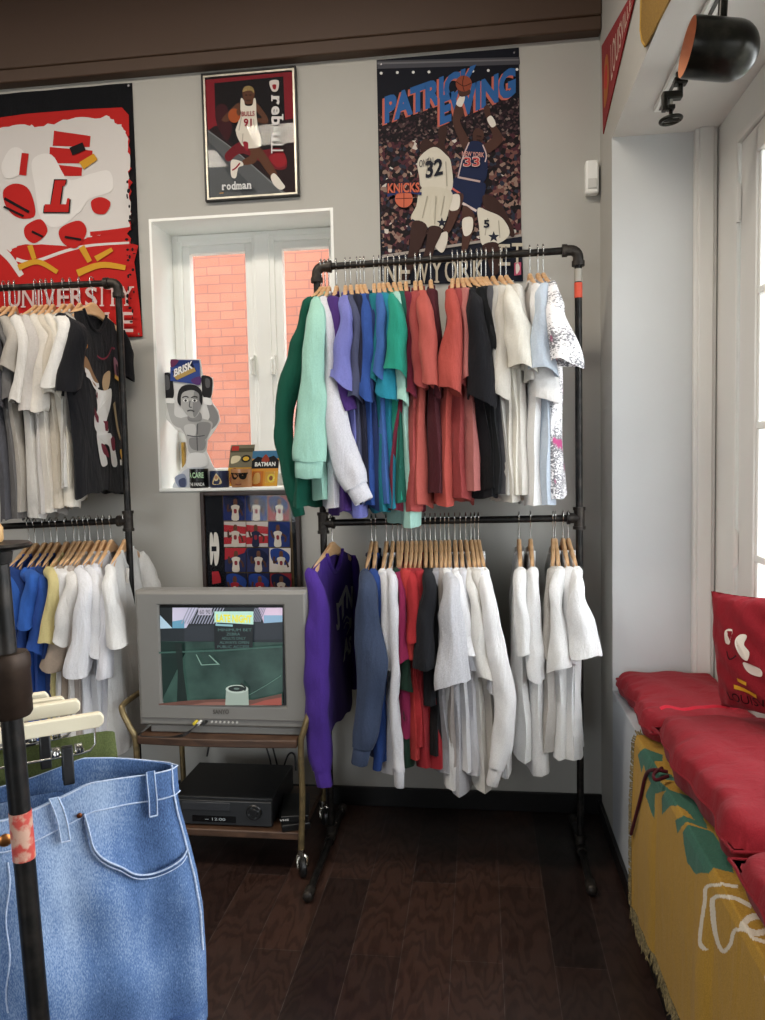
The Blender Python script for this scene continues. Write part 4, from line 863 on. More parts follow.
# ---- framed basketball poster
fx0, fx1, fz0, fz1 = -1.158, -.744, 2.655, 3.188
t = thing('framed_poster', 'framed dark red basketball poster high on the wall above the window', 'picture', ((fx0 + fx1) / 2, BY, fz0), )
b = MB(); frame_bars(b, fx0, fx1, fz0, fz1, .008, BY - .022, BY - .001); b.build('frame', flat('#141312', .35, name='frame_black'), t, bevel=.002)
b = MB(); frame_bars(b, fx0 + .008, fx1 - .008, fz0 + .008, fz1 - .008, .008, BY - .018, BY - .004); b.build('inner_edge', metal('#b9b4a6', .35, 'silver_edge'), t)
MB().box(fx0 + .012, fx1 - .012, BY - .010, BY - .002, fz0 + .012, fz1 - .012).build('print_sheet', flat('#26191b', .6, name='poster_paper', spec=.12), t)
YY = BY - .0105
def rm(x, y, k=0): return at(190 + x / 6.18, 50 + y / 6.18, y=YY) + Vector((0, -k, 0))
A = Art(rm, .00025); SK = '#5a3a2a'
A.poly([(92, 185), (636, 134), (650, 420), (600, 430), (150, 470), (110, 500)], '#7c1f28')
A.poly([(150, 205), (577, 163), (592, 560), (480, 640), (300, 600), (190, 530), (157, 420)], '#191618')
A.poly([(110, 490), (250, 600), (620, 905), (120, 935)], '#575a5c'); A.poly([(110, 560), (420, 880), (340, 915), (120, 600)], '#474a4d'); A.poly(stroke([(110, 500), (300, 640), (580, 890)], 6), '#7a7d80')
A.poly(blob([(220, 640), (330, 560), (420, 620), (560, 610), (600, 720), (520, 735), (330, 640), (240, 690)]), '#6b1c24'); A.poly(blob([(160, 360), (220, 340), (260, 470), (230, 560), (170, 470)]), '#3a1a1e'); A.poly(blob([(490, 660), (570, 630), (598, 700), (540, 725)]), '#8e2028')
A.poly(blob([(390, 600), (440, 610), (520, 730), (540, 775), (505, 785), (440, 700)]), SK); A.poly(blob([(370, 600), (420, 640), (400, 700), (325, 710), (330, 680), (375, 650)]), SK)
A.poly(blob([(260, 680), (318, 690), (330, 715), (300, 730), (285, 790), (258, 785), (252, 730)]), '#d8d2c8'); A.poly(stroke([(262, 745), (285, 730), (310, 700)], 10), '#8e2430'); A.poly(blob([(500, 785), (525, 765), (575, 825), (588, 850), (560, 865), (520, 835)]), '#d8d2c8')
A.poly(blob([(290, 500), (408, 485), (440, 590), (370, 610), (345, 600), (318, 585)]), '#d6cfc2'); A.poly(blob([(330, 570), (360, 575), (358, 625), (340, 610)]), '#8e2430')
A.poly(blob([(300, 330), (262, 360), (205, 420), (200, 440), (232, 445), (300, 400), (325, 350)]), SK); A.poly(blob([(400, 320), (440, 360), (485, 430), (470, 458), (415, 445), (412, 425), (445, 420), (405, 370)]), SK); A.poly(blob([(330, 250), (398, 250), (395, 310), (385, 335), (345, 335), (333, 310)]), SK)
A.poly(blob([(316, 305), (335, 315), (345, 345), (385, 345), (395, 305), (408, 310), (412, 400), (410, 500), (290, 512), (300, 450), (312, 400)]), '#dad4c6')
A.poly(blob([(328, 262), (335, 235), (365, 224), (392, 238), (398, 270), (380, 255), (350, 256)]), '#b39a66'); [A.poly(stroke(q_, 5), '#a8a294') for q_ in ([(320, 420), (305, 500)], [(395, 430), (400, 490)], [(330, 520), (325, 580)], [(385, 510), (410, 580)])]; [A.poly(ell(x_, 283, 6, 4, 8), '#1c1412') for x_ in (350, 376)]; A.poly(stroke([(350, 316), (378, 315)], 4), '#2a1a16'); A.poly(ell(277, 410, 38, 44), '#9c4e2a'); A.poly(blob([(290, 380), (312, 372), (318, 400), (300, 410)]), SK)
A.text('BULLS', 322, 415, 402, 385, '#8e2430', rise=-4, bold=.02); A.text('91', 335, 478, 385, 428, '#8e2430', bold=.03)
A.poly(blob([(495, 200), (550, 195), (545, 255), (510, 258)]), '#cfc6c0'); A.poly(blob([(512, 222), (535, 220), (532, 248), (518, 246)]), '#8e2028')
serif_text(A, 'reb\u00b7ull', 506, 640, 580, 290, '#d8d5d2', low=True, vert=True, sw=.7, sh=.10, bold=.03)
serif_text(A, 'rodman', 203, 872, 384, 822, '#d2d3d2', rise=-8, low=True, sw=.5, sh=.12, bold=.03)
A.poly([(190, 890), (215, 888), (215, 893), (190, 895)], '#b98a4a')
A.build('print', t, 'player in white uniform with lowercase lettering')
MB().box(fx0 + .016, fx1 - .016, BY - .0165, BY - .0155, fz0 + .016, fz1 - .016).build('glazing', glass('picture_glass', .008), t)

# ---- large unframed basketball poster
px0, px1, pz0, pz1 = -.404, .18, 2.285, 3.19
def crowd_mat():
    k = NT('printed_crowd'); v = k.coord((1, 1, 1)); vo = k.n('TexVoronoi', Scale=72.0); k.l(v, vo.inputs['Vector'])
    s = k.n('SeparateColor'); k.l(vo.outputs['Color'], s.inputs[0])
    c = k.ramp(s.outputs[0], [(.0, lin('#1a1618')), (.28, lin('#2b1d22')), (.45, lin('#4a2730')), (.6, lin('#6e4a44')), (.74, lin('#2a2e3c')), (.86, lin('#8c7468')), (.97, lin('#c9c2ba'))])
    for e in k.t.nodes: 
        if e.type == 'VALTORGB': e.color_ramp.interpolation = 'CONSTANT'
    k.l(c, k.b.inputs['Base Color']); k.b.inputs['Roughness'].default_value = .6; k.b.inputs['Specular IOR Level'].default_value = .12; return k.m
def crowd2_mat():
    k = NT('printed_far_crowd'); v = k.coord((1, 1, 1)); vo = k.n('TexVoronoi', Scale=120.0); k.l(v, vo.inputs['Vector'])
    s = k.n('SeparateColor'); k.l(vo.outputs['Color'], s.inputs[0])
    c = k.ramp(s.outputs[0], [(.0, lin('#141216')), (.5, lin('#1e181c')), (.75, lin('#35222a')), (.92, lin('#54403f')), (1, lin('#7d6f6a'))])
    k.l(c, k.b.inputs['Base Color']); k.b.inputs['Roughness'].default_value = .6; k.b.inputs['Specular IOR Level'].default_value = .12; return k.m
t = thing('basketball_poster', 'large unframed basketball poster with blue slanted lettering above the middle rack', 'poster', ((px0 + px1) / 2, BY, pz0))
MB().box(px0, px1, BY - .003, BY - .0004, pz0, pz1).build('print_sheet', flat('#14161f', .6, name='poster_ink', spec=.12), t)
YP = BY - .0033
def em(x, y, k=0): return at(365 + x / 4.08, 40 + y / 4.08, y=YP) + Vector((0, -k, 0))
A = Art(em, .0002); SK, SK2, NAV, WH, ORG_ = '#4c332c', '#3b2824', '#1f2846', '#cfc9ba', '#c4654c'
A.poly([(54, 300), (300, 270), (628, 235), (636, 470), (60, 500)], crowd2_mat()); A.poly([(58, 420), (632, 380), (638, 800), (330, 850), (70, 880)], crowd_mat())
A.poly([(50, 85), (630, 70), (632, 100), (50, 118)], '#4a4a50'); A.poly([(50, 92), (630, 78), (630, 84), (50, 100)], '#6c6c70')
for x, y in ((66, 136), (132, 133), (197, 132), (261, 131), (503, 125), (620, 121), (440, 128)): A.poly(ell(x, y, 6, 6, 10), '#e2e0dc')
A.poly([(70, 885), (330, 862), (640, 800), (645, 985), (75, 1003)], '#1a1d29'); A.poly([(70, 878), (640, 792), (640, 802), (70, 890)], '#a09890')
for s_, y_ in ((0, 0), ):
    for q, c_ in (((-9, 8), '#bd6656'), ((0, 0), '#2f5f9a')):
        dx, dy = q
        A.text('PATRICK', 80 + dx, 345 + dy, 462 + dx, 232 + dy, c_, rise=-135, bold=.055)
# players
A.poly(blob([(300, 370), (320, 340), (335, 370), (325, 430), (345, 480), (330, 500), (285, 440), (300, 415)]), SK2)   # raised arm of white player
A.poly(blob([(370, 270), (390, 262), (400, 300), (385, 330), (420, 400), (430, 440), (410, 450), (380, 400), (358, 330)]), SK); A.poly(blob([(376, 250), (392, 228), (410, 236), (396, 274), (374, 272)]), '#dcd6cc'); A.poly(blob([(380, 190), (420, 200), (424, 222), (395, 232), (382, 215)]), SK)
for q, c_ in (((-9, 8), '#bd6656'), ((0, 0), '#2f5f9a')):
    A.text('EWING', 305 + q[0], 352 + q[1], 615 + q[0], 232 + q[1], c_, rise=-125, bold=.055)
A.poly(blob([(370, 268), (390, 262), (404, 300), (388, 335), (420, 400), (430, 440), (405, 450), (376, 390), (358, 330)]), SK); A.poly(blob([(372, 262), (392, 226), (408, 236), (394, 274)]), '#dcd6cc'); A.poly(blob([(384, 190), (424, 200), (428, 222), (395, 234), (380, 218)]), SK); A.poly(ell(403, 180, 33, 33), '#8c4632'); A.poly(stroke([(372, 172), (403, 190), (434, 178)], 3), '#3a1e18'); A.poly(stroke([(404, 148), (398, 180), (405, 212)], 3), '#3a1e18')
A.poly(blob([(485, 280), (505, 268), (512, 300), (530, 345), (560, 395), (550, 430), (490, 470), (470, 440), (520, 400), (500, 340)]), SK); A.poly(blob([(498, 325), (516, 312), (534, 346), (516, 358)]), '#dcd6cc')
A.poly(blob([(440, 385), (455, 362), (480, 372), (484, 400), (465, 425), (445, 420)]), SK)
A.poly(blob([(425, 420), (480, 425), (500, 500), (485, 580), (400, 580), (378, 560), (392, 490)]), NAV); A.poly(stroke([(425, 420), (400, 480), (380, 560)], 5), '#c9b3b0'); A.poly(stroke([(480, 430), (495, 470), (490, 500)], 5), '#c9b3b0')
A.poly(blob([(370, 562), (480, 582), (490, 620), (455, 710), (400, 670), (352, 640)]), NAV); A.poly(stroke([(352, 605), (390, 630)], 8), '#c4655a'); A.poly(stroke([(398, 668), (455, 700)], 10), '#cfc0bc'); A.poly(stroke([(378, 562), (470, 580)], 8), '#b9a39f')
A.poly(blob([(350, 640), (400, 630), (390, 690), (350, 780), (325, 800), (320, 780), (345, 710)]), SK); A.poly(blob([(350, 640), (385, 635), (382, 690), (345, 695)]), '#d8d2c6'); A.poly(blob([(400, 680), (445, 710), (440, 780), (415, 860), (395, 860), (398, 780)]), SK); A.poly(blob([(398, 735), (438, 728), (436, 785), (405, 800)]), '#d8d2c6'); A.poly(blob([(300, 800), (335, 785), (335, 830), (315, 870), (285, 840)]), '#cfc8bc')
A.poly(blob([(225, 440), (245, 405), (285, 430), (330, 470), (300, 480), (240, 470)]), SK2)
A.poly(blob([(218, 490), (280, 440), (330, 470), (352, 510), (350, 620), (240, 610), (222, 560)]), WH); A.poly(blob([(235, 605), (350, 618), (345, 690), (310, 780), (262, 770), (190, 735), (210, 680)]), '#c9c3b2')
A.poly(stroke([(192, 735), (255, 770), (310, 775)], 7), '#2b2d38'); A.poly(blob([(195, 745), (255, 765), (215, 880), (170, 990), (150, 985), (180, 860)]), SK2); A.poly(blob([(262, 765), (315, 775), (285, 850), (270, 900), (235, 905), (250, 840)]), SK2)
A.poly(blob([(480, 640), (520, 640), (560, 680), (600, 760), (610, 800), (590, 800), (540, 720), (490, 690)]), SK2); A.poly(blob([(460, 690), (500, 700), (560, 730), (590, 790), (550, 830), (480, 840), (465, 760)]), WH)
def star(cx, cy, r): return [(cx + (r if i % 2 == 0 else r * .42) * math.sin(PI * i / 5), cy - (r if i % 2 == 0 else r * .42) * math.cos(PI * i / 5)) for i in range(10)]
A.poly(star(314, 748, 22), '#232634'); A.poly(star(525, 806, 24), '#232634'); A.poly(blob([(480, 840), (545, 835), (548, 940), (520, 960), (500, 900)]), SK2)
[A.poly(stroke(q_, 4), '#a39d8e') for q_ in ([(262, 480), (250, 560)], [(330, 500), (335, 600)], [(255, 640), (235, 730)], [(290, 640), (285, 755)], [(325, 640), (310, 720)], [(500, 730), (490, 800)], [(545, 740), (550, 810)])]; A.poly(stroke([(455, 396), (475, 398)], 4), '#2a1c18'); A.poly(stroke([(456, 412), (470, 414)], 4), '#2a1c18')
A.text('32', 248, 570, 318, 500, '#20222c', rise=-16, bold=.03); A.text('ONEAL', 222, 525, 285, 496, '#33343c', rise=-14); A.text('33', 400, 522, 470, 480, '#c9b3ae', bold=.05); A.text('33', 404, 519, 467, 484, '#b8494a', bold=.02); A.text('NEW YORK', 396, 478, 486, 458, '#c9938a', rise=6, bold=.02); A.text('5', 484, 770, 508, 738, '#20222c', bold=.03)
A.poly(ell(160, 652, 36, 36), ORG_); A.poly(stroke([(126, 652), (194, 650)], 3), '#5e2c26'); A.poly(stroke([(160, 617), (160, 688)], 3), '#5e2c26'); A.poly(stroke([(92, 640), (155, 622), (232, 632)], 12), '#2d3560'); A.text('KNICKS', 92, 632, 226, 588, '#2d2030', rise=-4, bold=.06); A.text('KNICKS', 94, 630, 224, 590, ORG_, rise=-4, bold=.03)
serif_text(A, 'NEW YORK'.replace(' ', ''), 80, 1000, 490, 905, '#b9b09e', rise=-12, sw=.4); serif_text(A, 'ET', 548, 925, 642, 842, '#b9b09e', rise=-8, sw=.4)
A.poly([(608, 915), (636, 912), (636, 962), (608, 966)], '#b0506a'); A.poly(blob([(615, 920), (625, 918), (630, 940), (618, 960), (614, 940)]), '#d5d0c8')
A.build('print', t, 'two players leaping for the ball before a crowd')
g = MB()
for x in (px0 + .02, px1 - .02): g.cyl((x, BY - .006, pz1 - .02), (x, BY - .003, pz1 - .02), .004, 10)
g.build('pushpins', m_silv, t)

# ---- framed photo grid below the window
cx0, cx1, cz0, cz1 = -1.228, -.78, .80, 1.405
t = thing('framed_collage', 'dark framed grid of basketball cards hanging under the window behind the television', 'picture', ((cx0 + cx1) / 2, BY, cz0))
b = MB(); frame_bars(b, cx0, cx1, cz0, cz1, .018, BY - .03, BY - .001); b.build('frame', wood('#231814', '#37251d', (20, 20, 4), .45, 'dark_frame_wood'), t, bevel=.003)
MB().box(cx0 + .016, cx1 - .016, BY - .014, BY - .002, cz0 + .016, cz1 - .016).build('mat_board', flat('#0e1016', .6, name='mat_board', spec=.12), t)
YC = BY - .0145
def cm(x, y, k=0): return at(190 + x / 6.375, 480 + y / 6.375, y=YC) + Vector((0, -k, 0))
A = Art(cm, .0002); A.poly([(205, 95), (640, 90), (672, 800), (245, 805)], '#5c4c34')
rr = random.Random(11); bg = ['#1f2a5c', '#28356b', '#1b2145', '#a32a30', '#c9c0b8', '#22366f', '#252a4a', '#7e2630', '#2a3a78', '#1a1c30', '#8a2f2a', '#2a2f52']
def cellp(r, c, a, b):
    y0 = [100, 265, 432, 592, 752][r]; y1 = [258, 425, 584, 745, 800][r]; x0 = [212, 355, 497][c] + r * 7; x1 = [350, 492, 632][c] + r * 7
    return (x0 + (x1 - x0) * a, y0 + (y1 - y0) * b - (c - 1) * 0)
for r in range(4):
    for c in range(3):
        P_ = lambda q: [cellp(r, c, a, b) for a, b in q]
        A.poly(P_([(0, 0), (1, 0), (1, 1), (0, 1)]), bg[(r * 3 + c * 5) % 12] if not (r == 1 and c < 2) else '#b7aea8')
        if r == 1 and c < 2: A.poly(P_([(0, .12), (1, .2), (1, .5), (0, .4)]), '#9c2830'); A.poly(P_([(0, .62), (1, .55), (1, .85), (0, .9)]), '#9c2830')
        elif r == 2 and c == 0: A.poly(P_([(0, 0), (1, 0), (.9, .2), (0, .5)]), '#9c2830')
        else: A.poly(blob(P_([(.05, .1), (.5, .02), (.95, .3), (.8, .7), (.2, .6)])), rr.choice(['#223a7a', '#1c2c5c', '#2f4386', '#171d38']))
        s_ = rr.uniform(-.08, .08); wc = rr.choice(['#c4bcae', '#b9b0a4', '#20253c', '#c4bcae'])
        if r == 3: wc = '#8e2430' if c != 2 else wc
        A.poly(blob(P_([(.43 + s_, .14), (.57 + s_, .14), (.58 + s_, .36), (.42 + s_, .36)])), '#5a3a2c'); A.poly(stroke(P_([(.42 + s_, .45), (.22, .62), (.18 + s_, .35)]), 12), '#4a3026'); A.poly(stroke(P_([(.6 + s_, .45), (.8, .6), (.84 + s_, .8)]), 12), '#4a3026')
        A.poly(blob(P_([(.30 + s_, .44), (.43 + s_, .37), (.57 + s_, .37), (.70 + s_, .44), (.64 + s_, .62), (.66 + s_, .97), (.34 + s_, .97), (.36 + s_, .62)]), 3), wc); A.poly(blob(P_([(.44 + s_, .55), (.56 + s_, .55), (.56 + s_, .7), (.45 + s_, .7)])), '#7b2a32' if wc != '#8e2430' else '#c4bcae')
A.poly(blob([(135, 350), (152, 345), (160, 440), (150, 525), (138, 520)]), '#cfcac0'); A.poly(blob([(160, 348), (185, 345), (195, 440), (186, 528), (165, 525)]), '#cfcac0'); A.poly([(146, 420), (178, 420), (178, 452), (146, 452)], '#14151b')
A.poly([(148, 580), (190, 578), (204, 620), (206, 650), (152, 660)], '#a22a32'); A.poly([(152, 682), (206, 680), (206, 705), (150, 706)], '#a22a32')
A.build('card_grid', t, 'grid of small player cards'); MB().box(cx0 + .018, cx1 - .018, BY - .021, BY - .020, cz0 + .018, cz1 - .018).build('glazing', glass('picture_glass', .008), t)

# ================================================================== things on the window sill
SZ = WZ0 + .006
def sm_(y, dx=0, dy=0): return lambda x, yy, k=0: at(150 + x / 4.781 + dx, 340 + yy / 4.781 + dy, y=y) + Vector((0, -k, 0))
YS = 3.362; f_ = sm_(YS)
out = [(112, 722), (112, 690), (135, 640), (170, 590), (182, 520), (165, 450), (120, 425), (80, 380), (72, 300), (50, 200), (55, 160), (98, 150), (98, 90), (240, 92), (252, 165), (300, 180), (303, 225), (290, 290), (325, 335), (335, 385), (310, 430), (275, 480), (270, 530), (300, 600), (340, 660), (345, 715)]
t = thing('cardboard_standee', 'grey cardboard cutout of a shirtless boxer holding up a blue box on the window sill', 'cutout', f_(230, 720))
pts = [f_(a, b) for a, b in out]; mz = min(p.z for p in pts); mb = MB(); kk = len(pts); pts = [Vector((p.x, p.y, max(p.z, SZ + .001))) for p in pts]; bk2 = [p + Vector((0, .004, 0)) for p in pts]
mb.add(pts + bk2, [tuple(range(kk)), tuple(range(kk, 2 * kk))[::-1]] + [(i, (i + 1) % kk, (i + 1) % kk + kk, i + kk) for i in range(kk)]); mb.build('board', flat('#d9d9d7', .5, name='white_card'), t)
def cl(f): return lambda a, b, k=0: (lambda p: Vector((p.x, p.y, max(p.z, SZ + .002))))(f(a, b, k))
A = Art(cl(f_), .0002); a1, a2, a3, a4, a5 = '#2a2a2c', '#5c5c5e', '#8e8e8e', '#b4b4b2', '#d0d0ce'
A.poly(blob([(80, 300), (115, 300), (118, 360), (160, 380), (150, 420), (105, 395)]), a4); A.poly(blob([(270, 300), (300, 310), (328, 360), (318, 405), (270, 440), (250, 410), (285, 370)]), a3)
A.poly(blob([(130, 390), (185, 365), (250, 375), (300, 400), (275, 470), (262, 535), (190, 540), (172, 460)]), a4); A.poly(blob([(225, 400), (290, 400), (270, 470), (235, 470)]), a3); A.poly(blob([(165, 410), (215, 405), (215, 455), (175, 455)]), a5); A.poly(blob([(190, 470), (262, 475), (256, 525), (200, 520)]), a3); A.poly(stroke([(228, 400), (225, 460), (228, 530)], 5), a2); A.poly(stroke([(178, 455), (220, 462), (262, 456)], 5), a2)
A.poly(blob([(60, 165), (98, 160), (112, 210), (112, 275), (72, 280), (58, 220)]), a1); A.poly(blob([(250, 170), (295, 182), (298, 230), (290, 275), (255, 270), (248, 215)]), a1); A.poly(blob([(70, 175), (90, 175), (95, 230), (72, 235)]), a2); A.poly(blob([(266, 185), (285, 190), (286, 225), (268, 225)]), a2)
A.poly(blob([(70, 280), (112, 280), (115, 302), (74, 300)]), '#eeeeec'); A.poly(blob([(255, 275), (292, 282), (296, 310), (262, 305)]), '#eeeeec')
A.poly(blob([(190, 350), (240, 345), (245, 385), (185, 385)]), a3); A.poly(blob([(138, 270), (150, 225), (190, 215), (235, 230), (248, 290), (240, 340), (215, 372), (185, 365), (155, 325)]), a4); A.poly(blob([(215, 240), (245, 260), (244, 320), (215, 370), (205, 330)]), a3)
A.poly(blob([(132, 290), (140, 240), (170, 215), (220, 218), (250, 250), (250, 310), (238, 290), (235, 258), (205, 240), (165, 248), (150, 270), (148, 315)]), a1)
for x in (172, 215): A.poly(ell(x, 290, 13, 7, 12), '#e8e8e6'); A.poly(ell(x, 290, 6, 6, 10), a1); A.poly(stroke([(x - 16, 276), (x, 270), (x + 14, 275)], 5), a1)
A.poly(stroke([(194, 290), (190, 318), (202, 322)], 5), a2); A.poly(stroke([(180, 340), (197, 336), (214, 342)], 6), '#4a4a4c')
A.poly(blob([(190, 545), (262, 545), (272, 600), (180, 610)]), '#e6e6e4'); A.poly(blob([(150, 640), (200, 610), (280, 620), (330, 680), (335, 718), (120, 718)]), '#c6cad2'); A.poly(blob([(120, 660), (165, 640), (180, 690), (150, 715)]), '#8d96ac'); A.poly(blob([(140, 670), (170, 660), (172, 700), (146, 700)]), '#474f6b')
A.poly([(103, 95), (238, 97), (244, 215), (100, 196)], '#2b3a72'); A.poly([(100, 130), (240, 110), (244, 215), (100, 196)], '#3a4f92'); A.poly([(108, 150), (205, 108), (225, 150), (128, 195)], '#1f2440'); A.poly([(112, 172), (214, 132), (222, 150), (132, 192)], '#b89a5c'); A.poly(blob([(103, 96), (140, 97), (120, 125), (104, 130)]), '#6c3556'); A.poly(blob([(200, 190), (243, 175), (243, 212), (215, 212)]), '#5a3a72')
A.text('BRISK', 118, 178, 208, 140, '#f0eeea', rise=-42, bold=.04)
A.build('print', t, 'grey printed boxer with a blue box')

def mug(name, label, pxc, pxw, ytop, ybot, y, col, paint, handle=True):
    c = at(pxc, ybot, y=y); r = abs(at(pxc + pxw / 2, ybot, y=y).x - c.x); h = at(pxc, ytop, y=y).z - SZ; t = thing(name, label, 'mug', (c.x, y, SZ)); o = Vector((c.x, y, SZ + .001))
    MB().lathe([(r * .6, 0), (r * .96, .0), (r, .006), (r, h), (r * .94, h), (r * .92, .012), (.002, .010)], o, seg=32, caps=(True, True)).build('cup', flat(col, .25, name='glazed_ceramic'), t, smooth=50)
    MB().tube([o + Vector(((r * .97 + .024 * math.sin(a)) * .3, (r * .97 + .024 * math.sin(a)) * .95, h / 2 + h * .32 * math.cos(a))) for a in (PI * i / 10 for i in range(11))], .0055, 8).build('handle', flat(col, .25, name='glazed_ceramic'), t, smooth=60)
    def cyl(a, b, k=0): th = (a - .5) * 2.2; return o + Vector(((r + .0006 + k) * math.sin(th), -(r + .0006 + k) * math.cos(th), b * h))
    A = Art(cyl, .0012); paint(A); A.build('decoration', t); return t
def d1(A): A.text('A CARE', .12, .52, .88, .82, '#b9dcb4', bold=.03); A.text('THE PANDA', .14, .10, .90, .28, '#d6d8d4', bold=.02)
def d2(A): A.poly(blob([(.3, .2), (.35, .55), (.5, .8), (.65, .6), (.72, .25)]), '#c9b58c'); A.poly(blob([(.4, .5), (.5, .85), (.6, .55), (.5, .4)]), '#d9c7a2'); A.poly(ell(.5, .62, .07, .12), '#b98a68')
def d3(A):
    A.poly(blob([(.16, .78), (.45, .72), (.47, .5), (.3, .42), (.18, .52)]), '#1b1816'); A.poly(blob([(.53, .72), (.84, .78), (.82, .52), (.7, .42), (.55, .5)]), '#1b1816'); A.poly(stroke([(.1, .76), (.5, .74), (.9, .76)], .07), '#1b1816'); A.poly(blob([(.44, .5), (.5, .56), (.56, .5), (.58, .3), (.42, .3)]), '#a8764e'); A.poly(stroke([(.38, .18), (.5, .14), (.62, .18)], .05), '#7c3f2e'); A.poly(blob([(.2, .4), (.34, .38), (.32, .2), (.2, .22)]), '#a8764e')
mug('coffee_mug', 'black mug with green and white lettering beside the standee on the sill', 199.5, 18, 469, 490, 3.318, '#161817', d1)
mug('coffee_mug', 'dark blue picture mug in the middle of the sill mugs', 220, 18.5, 471, 487, 3.318, '#2b3350', d2)
mug('coffee_mug', 'tan mug shaped like a face in dark sunglasses on the sill', 242, 20, 469, 486, 3.32, '#b58258', d3)
def card(name, label, x0, x1, y0, y1, y, lean, paint, tl):
    bl_, br_, tl_, tr_ = at(x0, y1, y=y), at(x1, y1, y=y), at(x0 + tl, y0, y=y), at(x1 + tl, y0, y=y); zb = SZ + .001
    w_ = (br_ - bl_).length; h_ = tl_.z - zb; t = thing(name, label, 'toy package', (bl_.x + w_ / 2, y, zb))
    o = Vector((bl_.x, y, zb)); u = Vector((w_, 0, 0)); v = Vector((tl_.x - bl_.x, lean, h_)); n = u.cross(v).normalized(); n = n if n.y < 0 else -n
    MB().prism([(0, 0), (1, 0), (1, 1), (.6, 1), (.58, .93), (.42, .93), (.4, 1), (0, 1)], o, u, v, -n, .0012).build('card', flat('#7b7263', .4, name='printed_card'), t)
    A = Art(plane(o, u, v, n), .0004); paint(A); A.build('artwork', t)
    bb = MB(); q = plane(o, u, v, n)
    for s0, s1, e0, e1, dd in ((.08, .46, .05, .42, .02), (.54, .94, .05, .42, .02)):
        a = [q(s0, e0, .001), q(s1, e0, .001), q(s1, e1, .001), q(s0, e1, .001)]; c = sum(a, Vector()) / 4; b2 = [c + (p - c) * .82 + n * dd for p in a]; bb.rings([a, b2], caps=(False, True))
    bb.build('blister', glass('blister_plastic', .16), t); return t
def c1_(A):
    A.rect(0, 0, 1, 1, '#6e6a58'); A.rect(0, .82, 1, .92, '#4a4636'); A.rect(.05, .86, .35, .97, '#a8342c'); A.poly(blob([(.1, .55), (.4, .6), (.45, .72), (.12, .72)]), '#c9bfa0'); A.poly(ell(.7, .66, .2, .09), '#20211f'); A.poly(ell(.7, .66, .13, .05), '#c9a43a'); A.rect(0, 0, 1, .45, '#b98a34'); A.poly(blob([(.15, .08), (.4, .1), (.38, .4), (.18, .4)]), '#8c4a2c'); A.rect(.6, .1, .9, .36, '#d8b45a')
def c2_(A):
    A.rect(0, 0, 1, 1, '#c58a3a'); A.rect(0, .78, 1, 1, '#3f6f92'); A.poly([(.0, .72), (.2, .84), (.5, .78), (.8, .86), (1, .72), (1, .5), (0, .5)], '#191a1e'); A.poly(blob([(.35, .72), (.5, .9), (.65, .72), (.5, .66)]), '#8c3a2c'); A.text('BATMAN', .12, .56, .88, .68, '#d8dcd8', bold=.03)
    A.rect(0, 0, .46, .42, '#b9692c'); A.rect(.54, 0, 1, .42, '#c99a3a'); A.poly(blob([(.1, .08), (.34, .1), (.32, .36), (.14, .34)]), '#d9b36a'); A.poly(ell(.76, .22, .14, .12), '#d8c84a'); A.poly(ell(.76, .22, .07, .07), '#7c4a2c')
card('toy_package', 'olive carded toy package standing at the back of the sill', 226, 250, 445, 482, 3.44, .03, c1_, 3)
card('toy_package', 'orange and blue carded toy package on the sill beside the green sweatshirt', 250, 277, 451, 485, 3.37, .03, c2_, 1)
# ================================================================== television, cart and recorder
m_tv = flat('#7d7b76', .42, name='silver_grey_plastic'); m_tvd = flat('#5f5d5a', .5, name='dark_grey_plastic'); m_bk = flat('#131314', .4, name='black_plastic')
TX0, TX1, TZ0, TZ1, TY = -1.292, -.628, .545, 1.060, 2.70
tv = thing('television', 'silver tube television playing a green picture on the wooden cart', 'television', ((TX0 + TX1) / 2, 2.9, .52))
sx0, sx1, sz0, sz1 = -1.196, -.722, .630, 1.004
b = MB()
def rect(x0, x1, z0, z1, y): return [Vector((x0, y, z0)), Vector((x1, y, z0)), Vector((x1, y, z1)), Vector((x0, y, z1))]
b.rings([rect(TX0 + .006, TX1 - .006, TZ0 + .006, TZ1 - .006, TY + .10), rect(TX0, TX1, TZ0, TZ1, TY + .085), rect(TX0, TX1, TZ0, TZ1, TY + .014), rect(TX0 + .012, TX1 - .012, TZ0 + .008, TZ1 - .012, TY), rect(sx0 - .006, sx1 + .006, sz0 - .006, sz1 + .006, TY + .002), rect(sx0, sx1, sz0, sz1, TY + .016)], caps=(False, False))
b.build('bezel', m_tv, tv, bevel=.004)
b = MB(); b.rings([rect(TX0 + .012, TX1 - .012, TZ0 + .012, TZ1 - .01, TY + .09), rect(TX0 + .03, TX1 - .03, TZ0 + .02, TZ1 - .03, TY + .2), rect(TX0 + .14, TX1 - .14, TZ0 + .03, TZ1 - .14, TY + .40), rect(TX0 + .16, TX1 - .16, TZ0 + .04, TZ1 - .17, TY + .44)], caps=(True, True)); b.build('rear_housing', m_tvd, tv, bevel=.01)
b = MB(); b.box(TX0 + .04, TX1 - .03, TY + .012, TY + .36, .517, TZ0 + .002); b.build('foot_plinth', m_tv, tv, bevel=.006)
b = MB(); b.box(TX0 + .012, TX1 - .012, TY - .003, TY + .01, TZ0 + .030, TZ0 + .034); b.build('trim_line', m_tvd, tv)
b = MB()
for i in range(7): x = at(212 + i * 4.2, 722, y=TY).x; b.cyl((x, TY - .004, TZ0 + .022), (x, TY + .002, TZ0 + .022), .004, 10)
b.build('control_buttons', flat('#c9c7c0', .4, name='button_grey'), tv)
A = Art(lambda a, b2, k=0: at(a, b2, y=TY - .002) + Vector((0, -k, 0)), .0004); A.text('SANYO', 213, 714, 229, 709.5, '#5a5854', bold=.02); A.build('badge', tv)
